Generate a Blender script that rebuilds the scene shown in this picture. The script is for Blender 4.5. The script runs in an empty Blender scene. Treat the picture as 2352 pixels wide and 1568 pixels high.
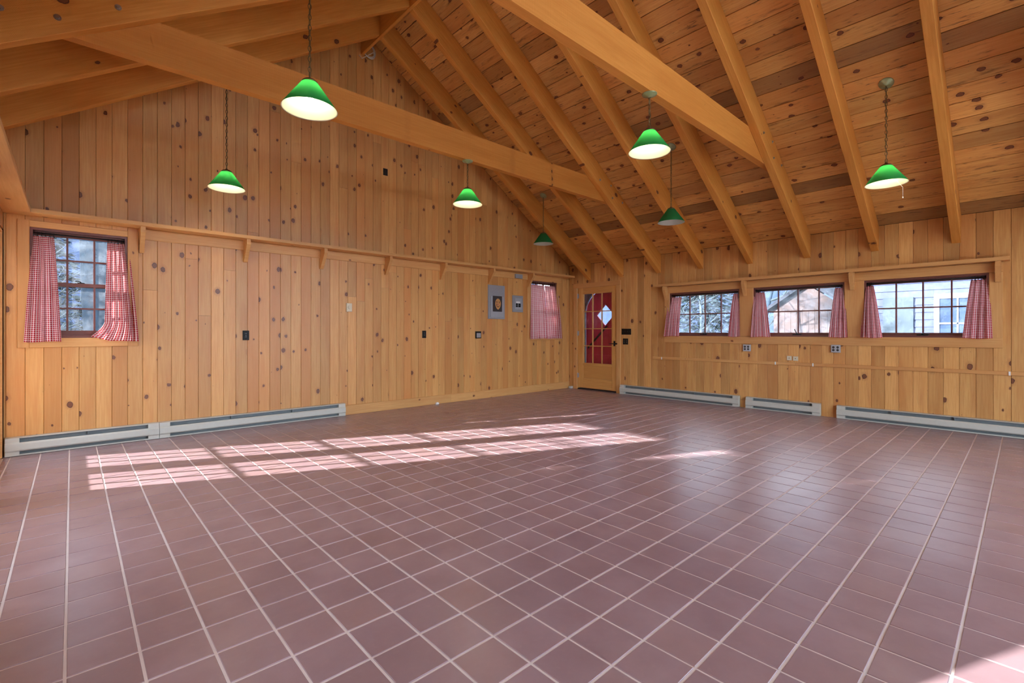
import bpy, math, random
from mathutils import Matrix, Vector
random.seed(7)
sc = bpy.context.scene
COL = sc.collection

# ------------------------------------------------------------------ camera
cam_d = bpy.data.cameras.new('camera')
cam = bpy.data.objects.new('camera', cam_d)
COL.objects.link(cam)
CAM = Vector((-7.686, -6.525, 1.17))
YAW = math.radians(42.806)
F_PX = 1091.7
cam.location = CAM
cam.rotation_euler = (math.pi / 2, 0, -YAW)
cam_d.sensor_width = 36.0
cam_d.lens = 36.0 * F_PX / 2352
cam_d.shift_y = -21.3 / 2352
cam_d.clip_start = 0.02
cam_d.clip_end = 300
sc.camera = cam

# ------------------------------------------------------------------ sky, sun, exposure
world = bpy.data.worlds.new('sky')
sc.world = world
world.use_nodes = True
wn = world.node_tree
bg = wn.nodes['Background']
bg.inputs[0].default_value = (0.75, 0.88, 1.05, 1)
bg.inputs[1].default_value = 3.6
sun_d = bpy.data.lights.new('sun', 'SUN')
sun_d.energy = 15.0
sun_d.angle = math.radians(0.7)
sun_d.color = (1.0, 0.98, 0.95)
sun = bpy.data.objects.new('sun', sun_d)
COL.objects.link(sun)
SUN_DIR = Vector((1.0, -0.44, -0.376)).normalized()
sun.rotation_euler = SUN_DIR.to_track_quat('-Z', 'Y').to_euler()
sun.location = (-20, 8, 12)

def portal(name, loc, sx, sy, direction):
    d = bpy.data.lights.new(name, 'AREA')
    d.shape = 'RECTANGLE'
    d.size = sx
    d.size_y = sy
    d.cycles.is_portal = True
    o = bpy.data.objects.new(name, d)
    COL.objects.link(o)
    o.location = loc
    o.rotation_euler = Vector(direction).to_track_quat('-Z', 'Z').to_euler()
    return o

portal('sky_portal_rear', (-3.8, -8.9, 1.15), 5.0, 2.3, (0, 1, 0))
portal('sky_portal_rear_gable', (-4.3, -8.9, 3.95), 7.6, 2.8, (0, 1, 0))
portal('sky_portal_left_doors', (-8.36, -3.7, 1.1), 7.2, 2.1, (1, 0, 0))
portal('sky_portal_right_windows', (0.24, -4.27, 1.48), 4.1, 0.8, (-1, 0, 0))
portal('sky_portal_gable_window', (-7.62, 0.24, 1.65), 0.8, 1.1, (0, -1, 0))
portal('sky_portal_gable_window_right', (-0.78, 0.24, 1.65), 0.8, 1.1, (0, -1, 0))

sc.view_settings.view_transform = 'Standard'
sc.view_settings.look = 'None'
sc.view_settings.exposure = 1.05
sc.view_settings.gamma = 1.0
sc.view_settings.use_curve_mapping = False
sc.cycles.use_denoising = True
sc.cycles.max_bounces = 6
sc.cycles.diffuse_bounces = 4
sc.cycles.glossy_bounces = 3
sc.cycles.transmission_bounces = 4
sc.cycles.transparent_max_bounces = 10
sc.cycles.use_adaptive_sampling = True
sc.cycles.adaptive_threshold = 0.09
sc.cycles.adaptive_min_samples = 14
sc.cycles.sample_clamp_indirect = 6.0
sc.cycles.caustics_reflective = False
sc.cycles.caustics_refractive = False

# ------------------------------------------------------------------ materials
def srgb(r, g, b):
    def f(c):
        c /= 255.0
        return c / 12.92 if c <= 0.04045 else ((c + 0.055) / 1.055) ** 2.4
    return (f(r), f(g), f(b), 1)

class NT:
    def __init__(self, name):
        self.m = bpy.data.materials.new(name)
        self.m.use_nodes = True
        self.t = self.m.node_tree
        self.b = self.t.nodes['Principled BSDF']
        self.out = self.t.nodes['Material Output']
    def n(self, kind, **kw):
        nd = self.t.nodes.new(kind)
        for k, v in kw.items():
            setattr(nd, k, v)
        return nd
    def l(self, a, b):
        self.t.links.new(a, b)
    def put(self, sock, v):
        if isinstance(v, (int, float, tuple, list)):
            sock.default_value = v
        else:
            self.l(v, sock)
    def math(self, op, a, b=None, c=None, clamp=False):
        nd = self.n('ShaderNodeMath', operation=op, use_clamp=clamp)
        self.put(nd.inputs[0], a)
        if b is not None: self.put(nd.inputs[1], b)
        if c is not None: self.put(nd.inputs[2], c)
        return nd.outputs[0]
    def vmath(self, op, a, b=None):
        nd = self.n('ShaderNodeVectorMath', operation=op)
        self.put(nd.inputs[0], a)
        if b is not None: self.put(nd.inputs[1], b)
        return nd.outputs[0]
    def mix(self, fac, a, b, blend='MIX'):
        nd = self.n('ShaderNodeMix', data_type='RGBA', blend_type=blend)
        self.put(nd.inputs[0], fac)
        self.put(nd.inputs[6], a)
        self.put(nd.inputs[7], b)
        return nd.outputs[2]
    def noise(self, vec, scale, detail=3, rough=0.5):
        nd = self.n('ShaderNodeTexNoise')
        if vec is not None: self.l(vec, nd.inputs['Vector'])
        nd.inputs['Scale'].default_value = scale
        nd.inputs['Detail'].default_value = detail
        nd.inputs['Roughness'].default_value = rough
        return nd.outputs['Fac']
    def ramp(self, fac, lo, hi):
        nd = self.n('ShaderNodeMapRange', interpolation_type='SMOOTHSTEP')
        self.put(nd.inputs[0], fac)
        nd.inputs[1].default_value = lo
        nd.inputs[2].default_value = hi
        return nd.outputs[0]
    def rand(self, island=False):
        r = self.n('ShaderNodeObjectInfo').outputs['Random']
        if island:
            g = self.n('ShaderNodeNewGeometry').outputs['Random Per Island']
            r = self.math('FRACT', self.math('ADD', r, g))
        return r
    def rand2(self, r, k):
        return self.math('FRACT', self.math('MULTIPLY', r, k))
    def bump(self, h, strength, dist=0.01):
        nd = self.n('ShaderNodeBump')
        nd.inputs['Strength'].default_value = strength
        nd.inputs['Distance'].default_value = dist
        self.l(h, nd.inputs['Height'])
        self.l(nd.outputs[0], self.b.inputs['Normal'])
    def set(self, **kw):
        for k, v in kw.items():
            self.put(self.b.inputs[k.replace('_', ' ')], v)
        return self.m

def plain(name, col, rough=0.5, metal=0.0, spec=0.5, var=0.06, scale=30):
    t = NT(name)
    c = t.n('ShaderNodeTexCoord').outputs['Object']
    f = t.noise(c, scale, 2)
    d = tuple(x * (1 - var * 2) for x in col[:3]) + (1,)
    u = tuple(min(1, x * (1 + var * 2)) for x in col[:3]) + (1,)
    return t.set(Base_Color=t.mix(f, d, u), Roughness=rough, Metallic=metal, Specular_IOR_Level=spec)

def wood(name, ca, cb, cc, knots=1.0, kscale=5.5, rough=0.5, vrange=0.28, stain=0.0, saw=0.0, knot_lo=0.35, spec=0.35):
    """ca/cb grain colours, cc the redder/darker tone, x of the object runs with the grain"""
    t = NT(name)
    r = t.rand()
    off = t.n('ShaderNodeCombineXYZ')
    t.l(t.math('MULTIPLY', r, 83.0), off.inputs[0])
    t.l(t.math('MULTIPLY', r, 31.7), off.inputs[1])
    t.l(t.math('MULTIPLY', r, 12.3), off.inputs[2])
    p = t.vmath('ADD', t.n('ShaderNodeTexCoord').outputs['Object'], off.outputs[0])
    # knots
    wob = t.n('ShaderNodeTexNoise')
    t.l(p, wob.inputs['Vector'])
    wob.inputs['Scale'].default_value = 26
    wv = t.vmath('MULTIPLY', t.vmath('SUBTRACT', wob.outputs['Color'], (0.5, 0.5, 0.5)), (0.022, 0.022, 0.0))
    kp = t.vmath('MULTIPLY', t.vmath('ADD', p, wv), (0.72, 1.0, 0.0))
    vo = t.n('ShaderNodeTexVoronoi', voronoi_dimensions='2D', feature='F1')
    t.l(kp, vo.inputs['Vector'])
    vo.inputs['Scale'].default_value = kscale
    sep = t.n('ShaderNodeSeparateColor')
    t.l(vo.outputs['Color'], sep.inputs[0])
    d = vo.outputs['Distance']
    size = t.math('POWER', t.ramp(sep.outputs[0], knot_lo, 1.0), 1.6)
    rad = t.math('MULTIPLY', size, 0.105 * knots)
    core = t.math('MULTIPLY', t.math('SUBTRACT', rad, d), 45.0, clamp=True)
    ring = t.math('SUBTRACT', 1.0, t.math('MULTIPLY', t.math('ABSOLUTE', t.math('SUBTRACT', d, t.math('MULTIPLY', rad, 0.8))), 60.0), clamp=True)
    ring = t.math('MULTIPLY', ring, core)
    halo = t.math('MULTIPLY', t.math('SUBTRACT', t.math('MULTIPLY', rad, 2.0), d), 8.0, clamp=True)
    # grain, bent round the knots
    bend = t.n('ShaderNodeCombineXYZ')
    t.l(t.math('MULTIPLY', halo, 0.012), bend.inputs[1])
    gp = t.vmath('MULTIPLY', t.vmath('ADD', p, bend.outputs[0]), (1.1, 26.0, 26.0))
    g = t.noise(gp, 3.0, 5, 0.6)
    broad = t.noise(t.vmath('MULTIPLY', p, (0.7, 5.0, 5.0)), 1.6, 3)
    col = t.mix(t.ramp(g, 0.3, 0.7), ca, cb)
    col = t.mix(t.math('MULTIPLY', t.ramp(broad, 0.42, 0.75), 0.55), col, cc)
    r2 = t.rand2(r, 17.3)
    col = t.mix(t.math('MULTIPLY', t.ramp(r2, 0.55, 1.0), 0.55), col, cc)
    if stain > 0:
        st = t.noise(t.vmath('MULTIPLY', p, (1.3, 9.0, 9.0)), 2.2, 5, 0.65)
        r3 = t.rand2(r, 41.9)
        edge = t.math('MULTIPLY', t.ramp(st, 0.56, 0.74), stain)
        col = t.mix(edge, col, srgb(112, 74, 44))
        st2 = t.noise(t.vmath('MULTIPLY', p, (2.2, 16.0, 9.0)), 2.6, 4, 0.6)
        col = t.mix(t.math('MULTIPLY', t.ramp(st2, 0.60, 0.72), stain * 0.95), col, srgb(78, 58, 46))
        col = t.mix(t.math('MULTIPLY', t.ramp(r3, 0.80, 1.0), 0.85 * stain), col, srgb(118, 84, 58))
    val = t.math('ADD', 1.0 - vrange / 2, t.math('MULTIPLY', t.rand2(r, 7.77), vrange))
    hsv = t.n('ShaderNodeHueSaturation')
    t.l(val, hsv.inputs['Value'])
    t.l(col, hsv.inputs['Color'])
    col = hsv.outputs[0]
    col = t.mix(t.math('MULTIPLY', halo, 0.26), col, srgb(150, 88, 48))
    col = t.mix(t.math('MULTIPLY', core, 0.88), col, srgb(106, 56, 40))
    col = t.mix(t.math('MULTIPLY', ring, 0.9), col, srgb(50, 26, 23))
    h = g
    if saw > 0:
        w = t.n('ShaderNodeTexWave', wave_type='BANDS', bands_direction='X')
        t.l(p, w.inputs['Vector'])
        w.inputs['Scale'].default_value = 38
        w.inputs['Distortion'].default_value = 3.5
        w.inputs['Detail'].default_value = 2
        col = t.mix(t.math('MULTIPLY', w.outputs['Fac'], saw), col, (0.20, 0.09, 0.03, 1), 'MULTIPLY')
        h = t.math('ADD', g, t.math('MULTIPLY', w.outputs['Fac'], 0.5))
    t.bump(h, 0.12, 0.004)
    return t.set(Base_Color=col, Roughness=rough, Specular_IOR_Level=spec)

M = {}
M['pine'] = wood('knotty_pine', srgb(215, 163, 98), srgb(204, 147, 82), srgb(199, 129, 67), 1.5, kscale=6.6, rough=0.38, knot_lo=0.48, spec=0.5)
M['pineB'] = wood('knotty_pine_wide', srgb(219, 170, 104), srgb(206, 151, 86), srgb(184, 120, 64), 1.5, kscale=5.6, rough=0.45, vrange=0.34, stain=0.14, knot_lo=0.5)
M['clear'] = wood('clear_pine', srgb(218, 168, 106), srgb(208, 154, 92), srgb(204, 144, 84), 0.62, kscale=3.6, rough=0.42, vrange=0.08, knot_lo=0.6)
M['roof'] = wood('roof_board_pine', srgb(226, 172, 100), srgb(210, 150, 80), srgb(190, 124, 64), 1.5, kscale=6.0, rough=0.6, vrange=0.34, stain=0.8, spec=0.25, knot_lo=0.42)
M['beam'] = wood('rough_sawn_beam', srgb(222, 154, 74), srgb(208, 138, 60), srgb(200, 126, 54), 1.0, kscale=3.6, rough=0.6, vrange=0.10, saw=0.14, knot_lo=0.5, spec=0.25)
M['fir'] = wood('fir_door', srgb(224, 170, 98), srgb(208, 150, 80), srgb(204, 144, 76), 0.0, rough=0.35, vrange=0.06)

def tile_mat():
    t = NT('quarry_tile')
    r = t.rand(True)
    c = t.n('ShaderNodeNewGeometry').outputs['Position']
    f = t.noise(c, 3.0, 5, 0.6)
    f2 = t.noise(c, 40.0, 3)
    a, b = srgb(160, 134, 139), srgb(148, 120, 125)
    col = t.mix(t.ramp(f, 0.3, 0.7), a, b)
    col = t.mix(t.math('MULTIPLY', t.ramp(r, 0.6, 1.0), 0.45), col, srgb(160, 128, 124))
    col = t.mix(t.math('MULTIPLY', t.ramp(t.rand2(r, 9.7), 0.5, 1.0), 0.35), col, srgb(136, 110, 116))
    col = t.mix(t.math('MULTIPLY', t.ramp(f2, 0.55, 0.8), 0.15), col, srgb(184, 152, 146))
    # scuffs and dried drips
    sc1 = t.noise(t.vmath('MULTIPLY', c, (5.0, 9.0, 1.0)), 2.3, 6, 0.7)
    col = t.mix(t.math('MULTIPLY', t.ramp(sc1, 0.66, 0.80), 0.5), col, srgb(186, 162, 158))
    ro = t.math('ADD', 0.26, t.math('MULTIPLY', f, 0.18))
    t.bump(f2, 0.04, 0.002)
    return t.set(Base_Color=col, Roughness=ro, Specular_IOR_Level=0.85, Coat_Weight=0.35, Coat_Roughness=0.32)
M['tile'] = tile_mat()
M['grout'] = plain('grout', srgb(226, 212, 206), 0.8, spec=0.2, var=0.05, scale=9)
M['heater'] = plain('heater_enamel', srgb(196, 197, 186), 0.35, var=0.02)
M['heater_dark'] = plain('heater_grey_slot_shade', srgb(118, 126, 128), 0.6, 0.0)  # grey that paints shade into the slots; element and clips share it
M['maroon'] = plain('maroon_window_paint', srgb(112, 62, 52), 0.4, var=0.05)
M['black'] = plain('black_plastic', srgb(24, 19, 17), 0.5, spec=0.25, var=0.05)
M['iron'] = plain('black_iron', srgb(30, 27, 26), 0.45, 0.6)
M['beige'] = plain('beige_plastic', srgb(214, 204, 176), 0.4, var=0.02)
M['steel'] = plain('grey_steel_cover', srgb(166, 168, 172), 0.35, 0.2, var=0.03)
M['greybox'] = plain('grey_panel_paint', srgb(150, 152, 156), 0.4, 0.0, var=0.03)
M['greylight'] = plain('grey_panel_door', srgb(164, 168, 174), 0.35, 0.0, var=0.03)
M['zinc'] = plain('zinc_bolt', srgb(170, 170, 168), 0.3, 0.9, var=0.04)
M['white'] = plain('white_plastic', srgb(232, 232, 228), 0.4, var=0.02)
M['brass'] = plain('aged_brass', srgb(120, 104, 70), 0.4, 0.85, var=0.08)
M['canopy'] = plain('verdigris_brass', srgb(150, 156, 112), 0.35, 0.25, var=0.06)
M['cable'] = plain('grey_cable', srgb(206, 198, 184), 0.5)
M['red'] = plain('barn_red_paint', srgb(196, 30, 60), 0.45, var=0.12, scale=5)
M['dark'] = plain('dark_stain', srgb(40, 28, 24), 0.7)
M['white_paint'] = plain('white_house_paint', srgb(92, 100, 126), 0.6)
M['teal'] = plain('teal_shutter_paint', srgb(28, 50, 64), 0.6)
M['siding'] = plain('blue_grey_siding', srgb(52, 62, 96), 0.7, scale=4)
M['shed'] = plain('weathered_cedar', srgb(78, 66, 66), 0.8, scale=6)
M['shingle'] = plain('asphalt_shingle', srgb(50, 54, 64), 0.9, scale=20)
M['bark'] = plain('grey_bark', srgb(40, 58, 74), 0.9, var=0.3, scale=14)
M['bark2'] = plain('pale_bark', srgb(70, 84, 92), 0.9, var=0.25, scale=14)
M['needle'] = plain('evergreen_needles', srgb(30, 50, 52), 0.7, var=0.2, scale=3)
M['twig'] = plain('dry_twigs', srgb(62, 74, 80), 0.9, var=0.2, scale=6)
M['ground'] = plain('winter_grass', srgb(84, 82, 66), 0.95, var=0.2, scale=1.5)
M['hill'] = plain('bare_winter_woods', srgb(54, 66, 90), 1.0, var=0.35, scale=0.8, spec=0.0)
M['concrete'] = plain('concrete', srgb(196, 192, 184), 0.9, var=0.06, scale=3)
M['face'] = plain('painted_face_tan', srgb(206, 150, 88), 0.6, var=0.1, scale=40)
M['print'] = plain('poster_black', srgb(52, 46, 48), 0.5, var=0.04)
M['hair'] = plain('painted_line_brown', srgb(84, 44, 30), 0.6)
M['pink'] = plain('painted_nose_pink', srgb(196, 118, 96), 0.6)
M['dim_glass'] = plain('far_window_glass', srgb(50, 66, 92), 0.15, var=0.1, scale=2)

def glass_mat(name, dirt):
    t = NT(name)
    tr = t.n('ShaderNodeBsdfTransparent')
    tr.inputs[0].default_value = (0.96, 0.98, 1.0, 1)
    gl = t.n('ShaderNodeBsdfGlossy')
    gl.inputs['Roughness'].default_value = 0.03
    fr = t.n('ShaderNodeFresnel')
    fr.inputs[0].default_value = 1.35
    mx = t.n('ShaderNodeMixShader')
    t.l(fr.outputs[0], mx.inputs[0])
    t.l(tr.outputs[0], mx.inputs[1])
    t.l(gl.outputs[0], mx.inputs[2])
    tl = t.n('ShaderNodeBsdfTranslucent')
    tl.inputs[0].default_value = (0.86, 0.92, 1.0, 1)
    c = t.n('ShaderNodeTexCoord').outputs['Object']
    f = t.noise(c, 6.0, 5, 0.65)
    m2 = t.n('ShaderNodeMixShader')
    t.l(t.math('MULTIPLY', t.ramp(f, 0.3, 0.75), dirt), m2.inputs[0])
    t.l(mx.outputs[0], m2.inputs[1])
    t.l(tl.outputs[0], m2.inputs[2])
    t.l(m2.outputs[0], t.out.inputs[0])
    return t.m
M['glass'] = glass_mat('window_glass', 0.10)
M['dusty'] = glass_mat('dusty_window_glass', 0.22)

def gingham():
    t = NT('red_gingham')
    uv = t.n('ShaderNodeUVMap').outputs[0]
    s = t.n('ShaderNodeSeparateXYZ')
    t.l(uv, s.inputs[0])
    def stripe(c):
        w = t.math('PINGPONG', t.math('MULTIPLY', c, 1.0 / 0.00975), 1.0)
        return t.ramp(w, 0.30, 0.50)
    a, b = stripe(s.outputs[0]), stripe(s.outputs[1])
    fac = t.math('MULTIPLY', t.math('ADD', a, b), 0.5)
    col = t.mix(fac, srgb(238, 226, 222), srgb(176, 24, 40))
    di = t.n('ShaderNodeBsdfDiffuse')
    tl = t.n('ShaderNodeBsdfTranslucent')
    t.l(col, di.inputs[0])
    t.l(col, tl.inputs[0])
    mx = t.n('ShaderNodeMixShader')
    mx.inputs[0].default_value = 0.30
    t.l(di.outputs[0], mx.inputs[1])
    t.l(tl.outputs[0], mx.inputs[2])
    t.l(mx.outputs[0], t.out.inputs[0])
    return t.m
M['gingham'] = gingham()

def shade_mat(name, col, trans, gloss):
    t = NT(name)
    di = t.n('ShaderNodeBsdfDiffuse')
    tl = t.n('ShaderNodeBsdfTranslucent')
    c = t.n('ShaderNodeTexCoord').outputs['Object']
    cc = t.mix(t.noise(c, 12, 2), tuple(x * 0.94 for x in col[:3]) + (1,), col)
    t.l(cc, di.inputs[0])
    t.l(cc, tl.inputs[0])
    mx = t.n('ShaderNodeMixShader')
    mx.inputs[0].default_value = trans
    t.l(di.outputs[0], mx.inputs[1])
    t.l(tl.outputs[0], mx.inputs[2])
    gl = t.n('ShaderNodeBsdfGlossy')
    gl.inputs['Roughness'].default_value = 0.15
    m2 = t.n('ShaderNodeMixShader')
    m2.inputs[0].default_value = gloss
    t.l(mx.outputs[0], m2.inputs[1])
    t.l(gl.outputs[0], m2.inputs[2])
    t.l(m2.outputs[0], t.out.inputs[0])
    return t.m
M['shade_green'] = shade_mat('green_glass_shade', srgb(44, 146, 82), 0.55, 0.04)
M['shade_white'] = shade_mat('opal_white_lining', srgb(238, 236, 226), 0.36, 0.02)

def emit(name, col, s):
    t = NT(name)
    e = t.n('ShaderNodeEmission')
    e.inputs[0].default_value = col
    e.inputs[1].default_value = s
    t.l(e.outputs[0], t.out.inputs[0])
    return t.m
M['bulb'] = emit('lit_bulb', (1.0, 0.76, 0.42, 1), 84.0)
M['bulb_off'] = plain('frosted_bulb', srgb(226, 222, 210), 0.3)

# ------------------------------------------------------------------ geometry helpers
class G:
    def __init__(self):
        self.v, self.f, self.mi, self.sm, self.uv = [], [], [], [], None
    def face(self, idx, mi=0, smooth=False):
        self.f.append(tuple(idx)); self.mi.append(mi); self.sm.append(smooth)
    def box(self, x0, x1, y0, y1, z0, z1, mi=0):
        if x0 > x1: x0, x1 = x1, x0
        if y0 > y1: y0, y1 = y1, y0
        if z0 > z1: z0, z1 = z1, z0
        b = len(self.v)
        self.v += [(x0,y0,z0),(x1,y0,z0),(x1,y1,z0),(x0,y1,z0),(x0,y0,z1),(x1,y0,z1),(x1,y1,z1),(x0,y1,z1)]
        for q in ((3,2,1,0),(4,5,6,7),(0,1,5,4),(1,2,6,5),(2,3,7,6),(3,0,4,7)):
            self.face([b + i for i in q], mi)
        return self
    def cbox(self, x0, x1, y0, y1, z0, z1, c=0.004, mi=0):
        """box whose -y face is chamfered all round (plates, covers)"""
        b = len(self.v)
        self.v += [(x0,y1,z0),(x1,y1,z0),(x1,y1,z1),(x0,y1,z1),
                   (x0,y0+c,z0),(x1,y0+c,z0),(x1,y0+c,z1),(x0,y0+c,z1),
                   (x0+c,y0,z0+c),(x1-c,y0,z0+c),(x1-c,y0,z1-c),(x0+c,y0,z1-c)]
        self.face([b,b+3,b+2,b+1], mi)
        for k in range(4):
            n = (k + 1) % 4
            self.face([b+k, b+n, b+4+n, b+4+k], mi)
            self.face([b+4+k, b+4+n, b+8+n, b+8+k], mi)
        self.face([b+8, b+9, b+10, b+11], mi)
        return self
    def prism(self, poly, t0, t1, fn, mi=0):
        """poly of 2-d points, extruded from t0 to t1; fn(a, b, t) -> xyz"""
        n = len(poly); b = len(self.v)
        self.v += [fn(a, c, t0) for a, c in poly] + [fn(a, c, t1) for a, c in poly]
        self.face([b + i for i in range(n)][::-1], mi)
        self.face([b + n + i for i in range(n)], mi)
        for i in range(n):
            j = (i + 1) % n
            self.face([b + i, b + j, b + n + j, b + n + i], mi)
        return self
    def tube(self, pts, r, n=8, mi=0, caps=True):
        pts = [Vector(p) for p in pts]
        rs = r if isinstance(r, (list, tuple)) else [r] * len(pts)
        b = len(self.v)
        up = None
        for i, p in enumerate(pts):
            d = (pts[min(i + 1, len(pts) - 1)] - pts[max(i - 1, 0)])
            if d.length < 1e-9: d = Vector((0, 0, 1))
            d.normalize()
            if up is None:
                up = d.orthogonal().normalized()
            up = (up - d * up.dot(d))
            if up.length < 1e-6: up = d.orthogonal()
            up.normalize()
            s = d.cross(up)
            for k in range(n):
                a = 2 * math.pi * k / n
                self.v.append(tuple(p + (up * math.cos(a) + s * math.sin(a)) * rs[i]))
        for i in range(len(pts) - 1):
            for k in range(n):
                k2 = (k + 1) % n
                self.face([b+i*n+k, b+i*n+k2, b+(i+1)*n+k2, b+(i+1)*n+k], mi, True)
        if caps:
            self.face([b + k for k in range(n)][::-1], mi)
            e = b + (len(pts) - 1) * n
            self.face([e + k for k in range(n)], mi)
        return self
    def lathe(self, prof, n=40, c=(0, 0, 0), mi=0):
        b = len(self.v)
        for r, z in prof:
            for k in range(n):
                a = 2 * math.pi * k / n
                self.v.append((c[0] + r * math.cos(a), c[1] + r * math.sin(a), c[2] + z))
        for i in range(len(prof) - 1):
            m = mi[i] if isinstance(mi, (list, tuple)) else mi
            for k in range(n):
                k2 = (k + 1) % n
                self.face([b+i*n+k, b+i*n+k2, b+(i+1)*n+k2, b+(i+1)*n+k], m, True)
        return self
    def disc(self, c, r, axis='y', n=16, depth=0.01, mi=0):
        pts = []
        cx, cy, cz = c
        poly = [(math.cos(2*math.pi*k/n) * r, math.sin(2*math.pi*k/n) * r) for k in range(n)]
        if axis == 'y':
            self.prism(poly, cy, cy + depth, lambda a, b, t: (cx + a, t, cz + b), mi)
        elif axis == 'x':
            self.prism(poly, cx, cx + depth, lambda a, b, t: (t, cy + a, cz + b), mi)
        else:
            self.prism(poly, cz, cz + depth, lambda a, b, t: (cx + a, cy + b, t), mi)
        return self
    def obj(self, name, mats, parent=None, mat4=None):
        me = bpy.data.meshes.new(name)
        me.from_pydata(self.v, [], self.f)
        for m in (mats if isinstance(mats, (list, tuple)) else [mats]):
            me.materials.append(M[m] if isinstance(m, str) else m)
        me.polygons.foreach_set('material_index', self.mi)
        me.polygons.foreach_set('use_smooth', self.sm)
        if self.uv:
            lay = me.uv_layers.new(name='UVMap')
            for li, lp in enumerate(me.loops):
                lay.data[li].uv = self.uv[lp.vertex_index]
        me.update()
        o = bpy.data.objects.new(name, me)
        COL.objects.link(o)
        if parent is not None: o.parent = parent
        if mat4 is not None: o.matrix_basis = mat4
        return o

def empty(name, loc=(0, 0, 0), rz=0.0, parent=None):
    o = bpy.data.objects.new(name, None)
    COL.objects.link(o)
    o.empty_display_size = 0.1
    o.location = loc
    o.rotation_euler = (0, 0, rz)
    if parent is not None: o.parent = parent
    return o

def tag(o, label, cat, group=None):
    o['label'] = label
    o['category'] = cat
    if group: o['group'] = group
    return o

def struct(o):
    o['kind'] = 'structure'
    return o

def frame(X, Y, Z, o):
    return Matrix(((X[0], Y[0], Z[0], o[0]), (X[1], Y[1], Z[1], o[1]), (X[2], Y[2], Z[2], o[2]), (0, 0, 0, 1)))

def board(name, parent, mat, L, W, T, m4, k0=0.0, k1=0.0, ch=0.004):
    """a plank: grain along local x, width y, face at z = 0, long edges chamfered; ends may slope with y"""
    g = G()
    sec = [(-W/2, -T), (W/2, -T), (W/2, -ch), (W/2 - ch, 0), (-W/2 + ch, 0), (-W/2, -ch)]
    for y, z in sec: g.v.append((k0 * y, y, z))
    for y, z in sec: g.v.append((L + k1 * y, y, z))
    n = len(sec)
    g.face(range(n)); g.face([n + i for i in range(n)][::-1])
    for i in range(n):
        j = (i + 1) % n
        g.face([j, i, n + i, n + j])
    return g.obj(name, mat, parent, m4)

# ------------------------------------------------------------------ dimensions of the room
XL, XR = -8.16, 0.0           # left wall, right wall
YB, YF = 0.0, -8.7            # gable wall, rear wall
SL = 0.65                     # roof slope
EAVE = 2.55
XA = -4.6                     # ridge
ZA = EAVE - SL * XA           # 5.54
def roof_z(x):
    return EAVE - SL * x if x > XA else ZA - SL * (XA - x)
CS = 1 / math.sqrt(1 + SL * SL)
SN = SL * CS

def slab(g, a0, a1, z0, z1, holes, put):
    """rectangle a0..a1 x z0..z1 with rectangular holes, as boxes; put(a,b,c,d)"""
    As = sorted(set([a0, a1] + [h[0] for h in holes] + [h[1] for h in holes]))
    Zs = sorted(set([z0, z1] + [h[2] for h in holes] + [h[3] for h in holes]))
    for i in range(len(As) - 1):
        for j in range(len(Zs) - 1):
            ca, cz = (As[i] + As[i+1]) / 2, (Zs[j] + Zs[j+1]) / 2
            if any(h[0] < ca < h[1] and h[2] < cz < h[3] for h in holes): continue
            if ca < a0 or ca > a1: continue
            put(As[i], As[i+1], Zs[j], Zs[j+1])

# openings
A1 = (-7.984, -7.248, 1.113, 2.187)
A2 = (-1.16, -0.41, 1.113, 2.187)
BW = [(-3.482, -2.295, 1.105, 1.85), (-4.862, -3.69, 1.105, 1.85), (-6.245, -5.079, 1.105, 1.85)]
DOOR = (-1.2, -0.215, 0.0, 2.10)
CD = [(-1.69, -0.05, 0.0, 2.12), (-3.62, -1.98, 0.0, 2.12), (-7.0, -4.98, 0.0, 2.12)]   # glazed doors, left wall
DD = [(-6.3, -1.3, 0.0, 2.3)]                                # made-up open doorway in the unseen rear wall, lets daylight in
TB = 0.018                    # board thickness

# ------------------------------------------------------------------ floor
g = G(); g.box(XL - 0.1, XR + 0.1, YF - 0.1, YB + 0.1, -0.15, -0.003)
floor = struct(g.obj('floor', 'grout'))
PX, PY, OX, OY = 0.2017, 0.2037, -6.897, -4.725
tiles = []
i0, i1 = math.ceil((XL - OX) / PX) - 1, math.floor((XR - OX) / PX)
j0, j1 = math.ceil((YF - OY) / PY) - 1, math.floor((YB - OY) / PY)
for i in range(i0, i1 + 1):
    for j in range(j0, j1 + 1):
        xa, xb = max(XL + 0.004, OX + i * PX), min(XR - 0.004, OX + (i + 1) * PX)
        ya, yb = max(YF + 0.004, OY + j * PY), min(YB - 0.004, OY + (j + 1) * PY)
        if xb - xa > 0.03 and yb - ya > 0.03:
            tiles.append((xa, xb, ya, yb))
def project(x, y, z):
    dx, dy = x - CAM.x, y - CAM.y
    dep = dx * math.sin(YAW) + dy * math.cos(YAW)
    lat = dx * math.cos(YAW) - dy * math.sin(YAW)
    if dep < 0.1: return None
    return 1176 + F_PX * lat / dep, 762.7 - F_PX * (z - CAM.z) / dep, dep
def tile_score(t):
    q = project((t[0] + t[1]) / 2, (t[2] + t[3]) / 2, 0)
    full = (t[1] - t[0] > PX - 0.002 and t[3] - t[2] > PY - 0.002)
    if q is None or not full or not (-60 < q[0] < 2412 and 780 < q[1] < 1640): return 1e9
    return q[2]
tiles.sort(key=tile_score)
GR = 0.0048
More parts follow.
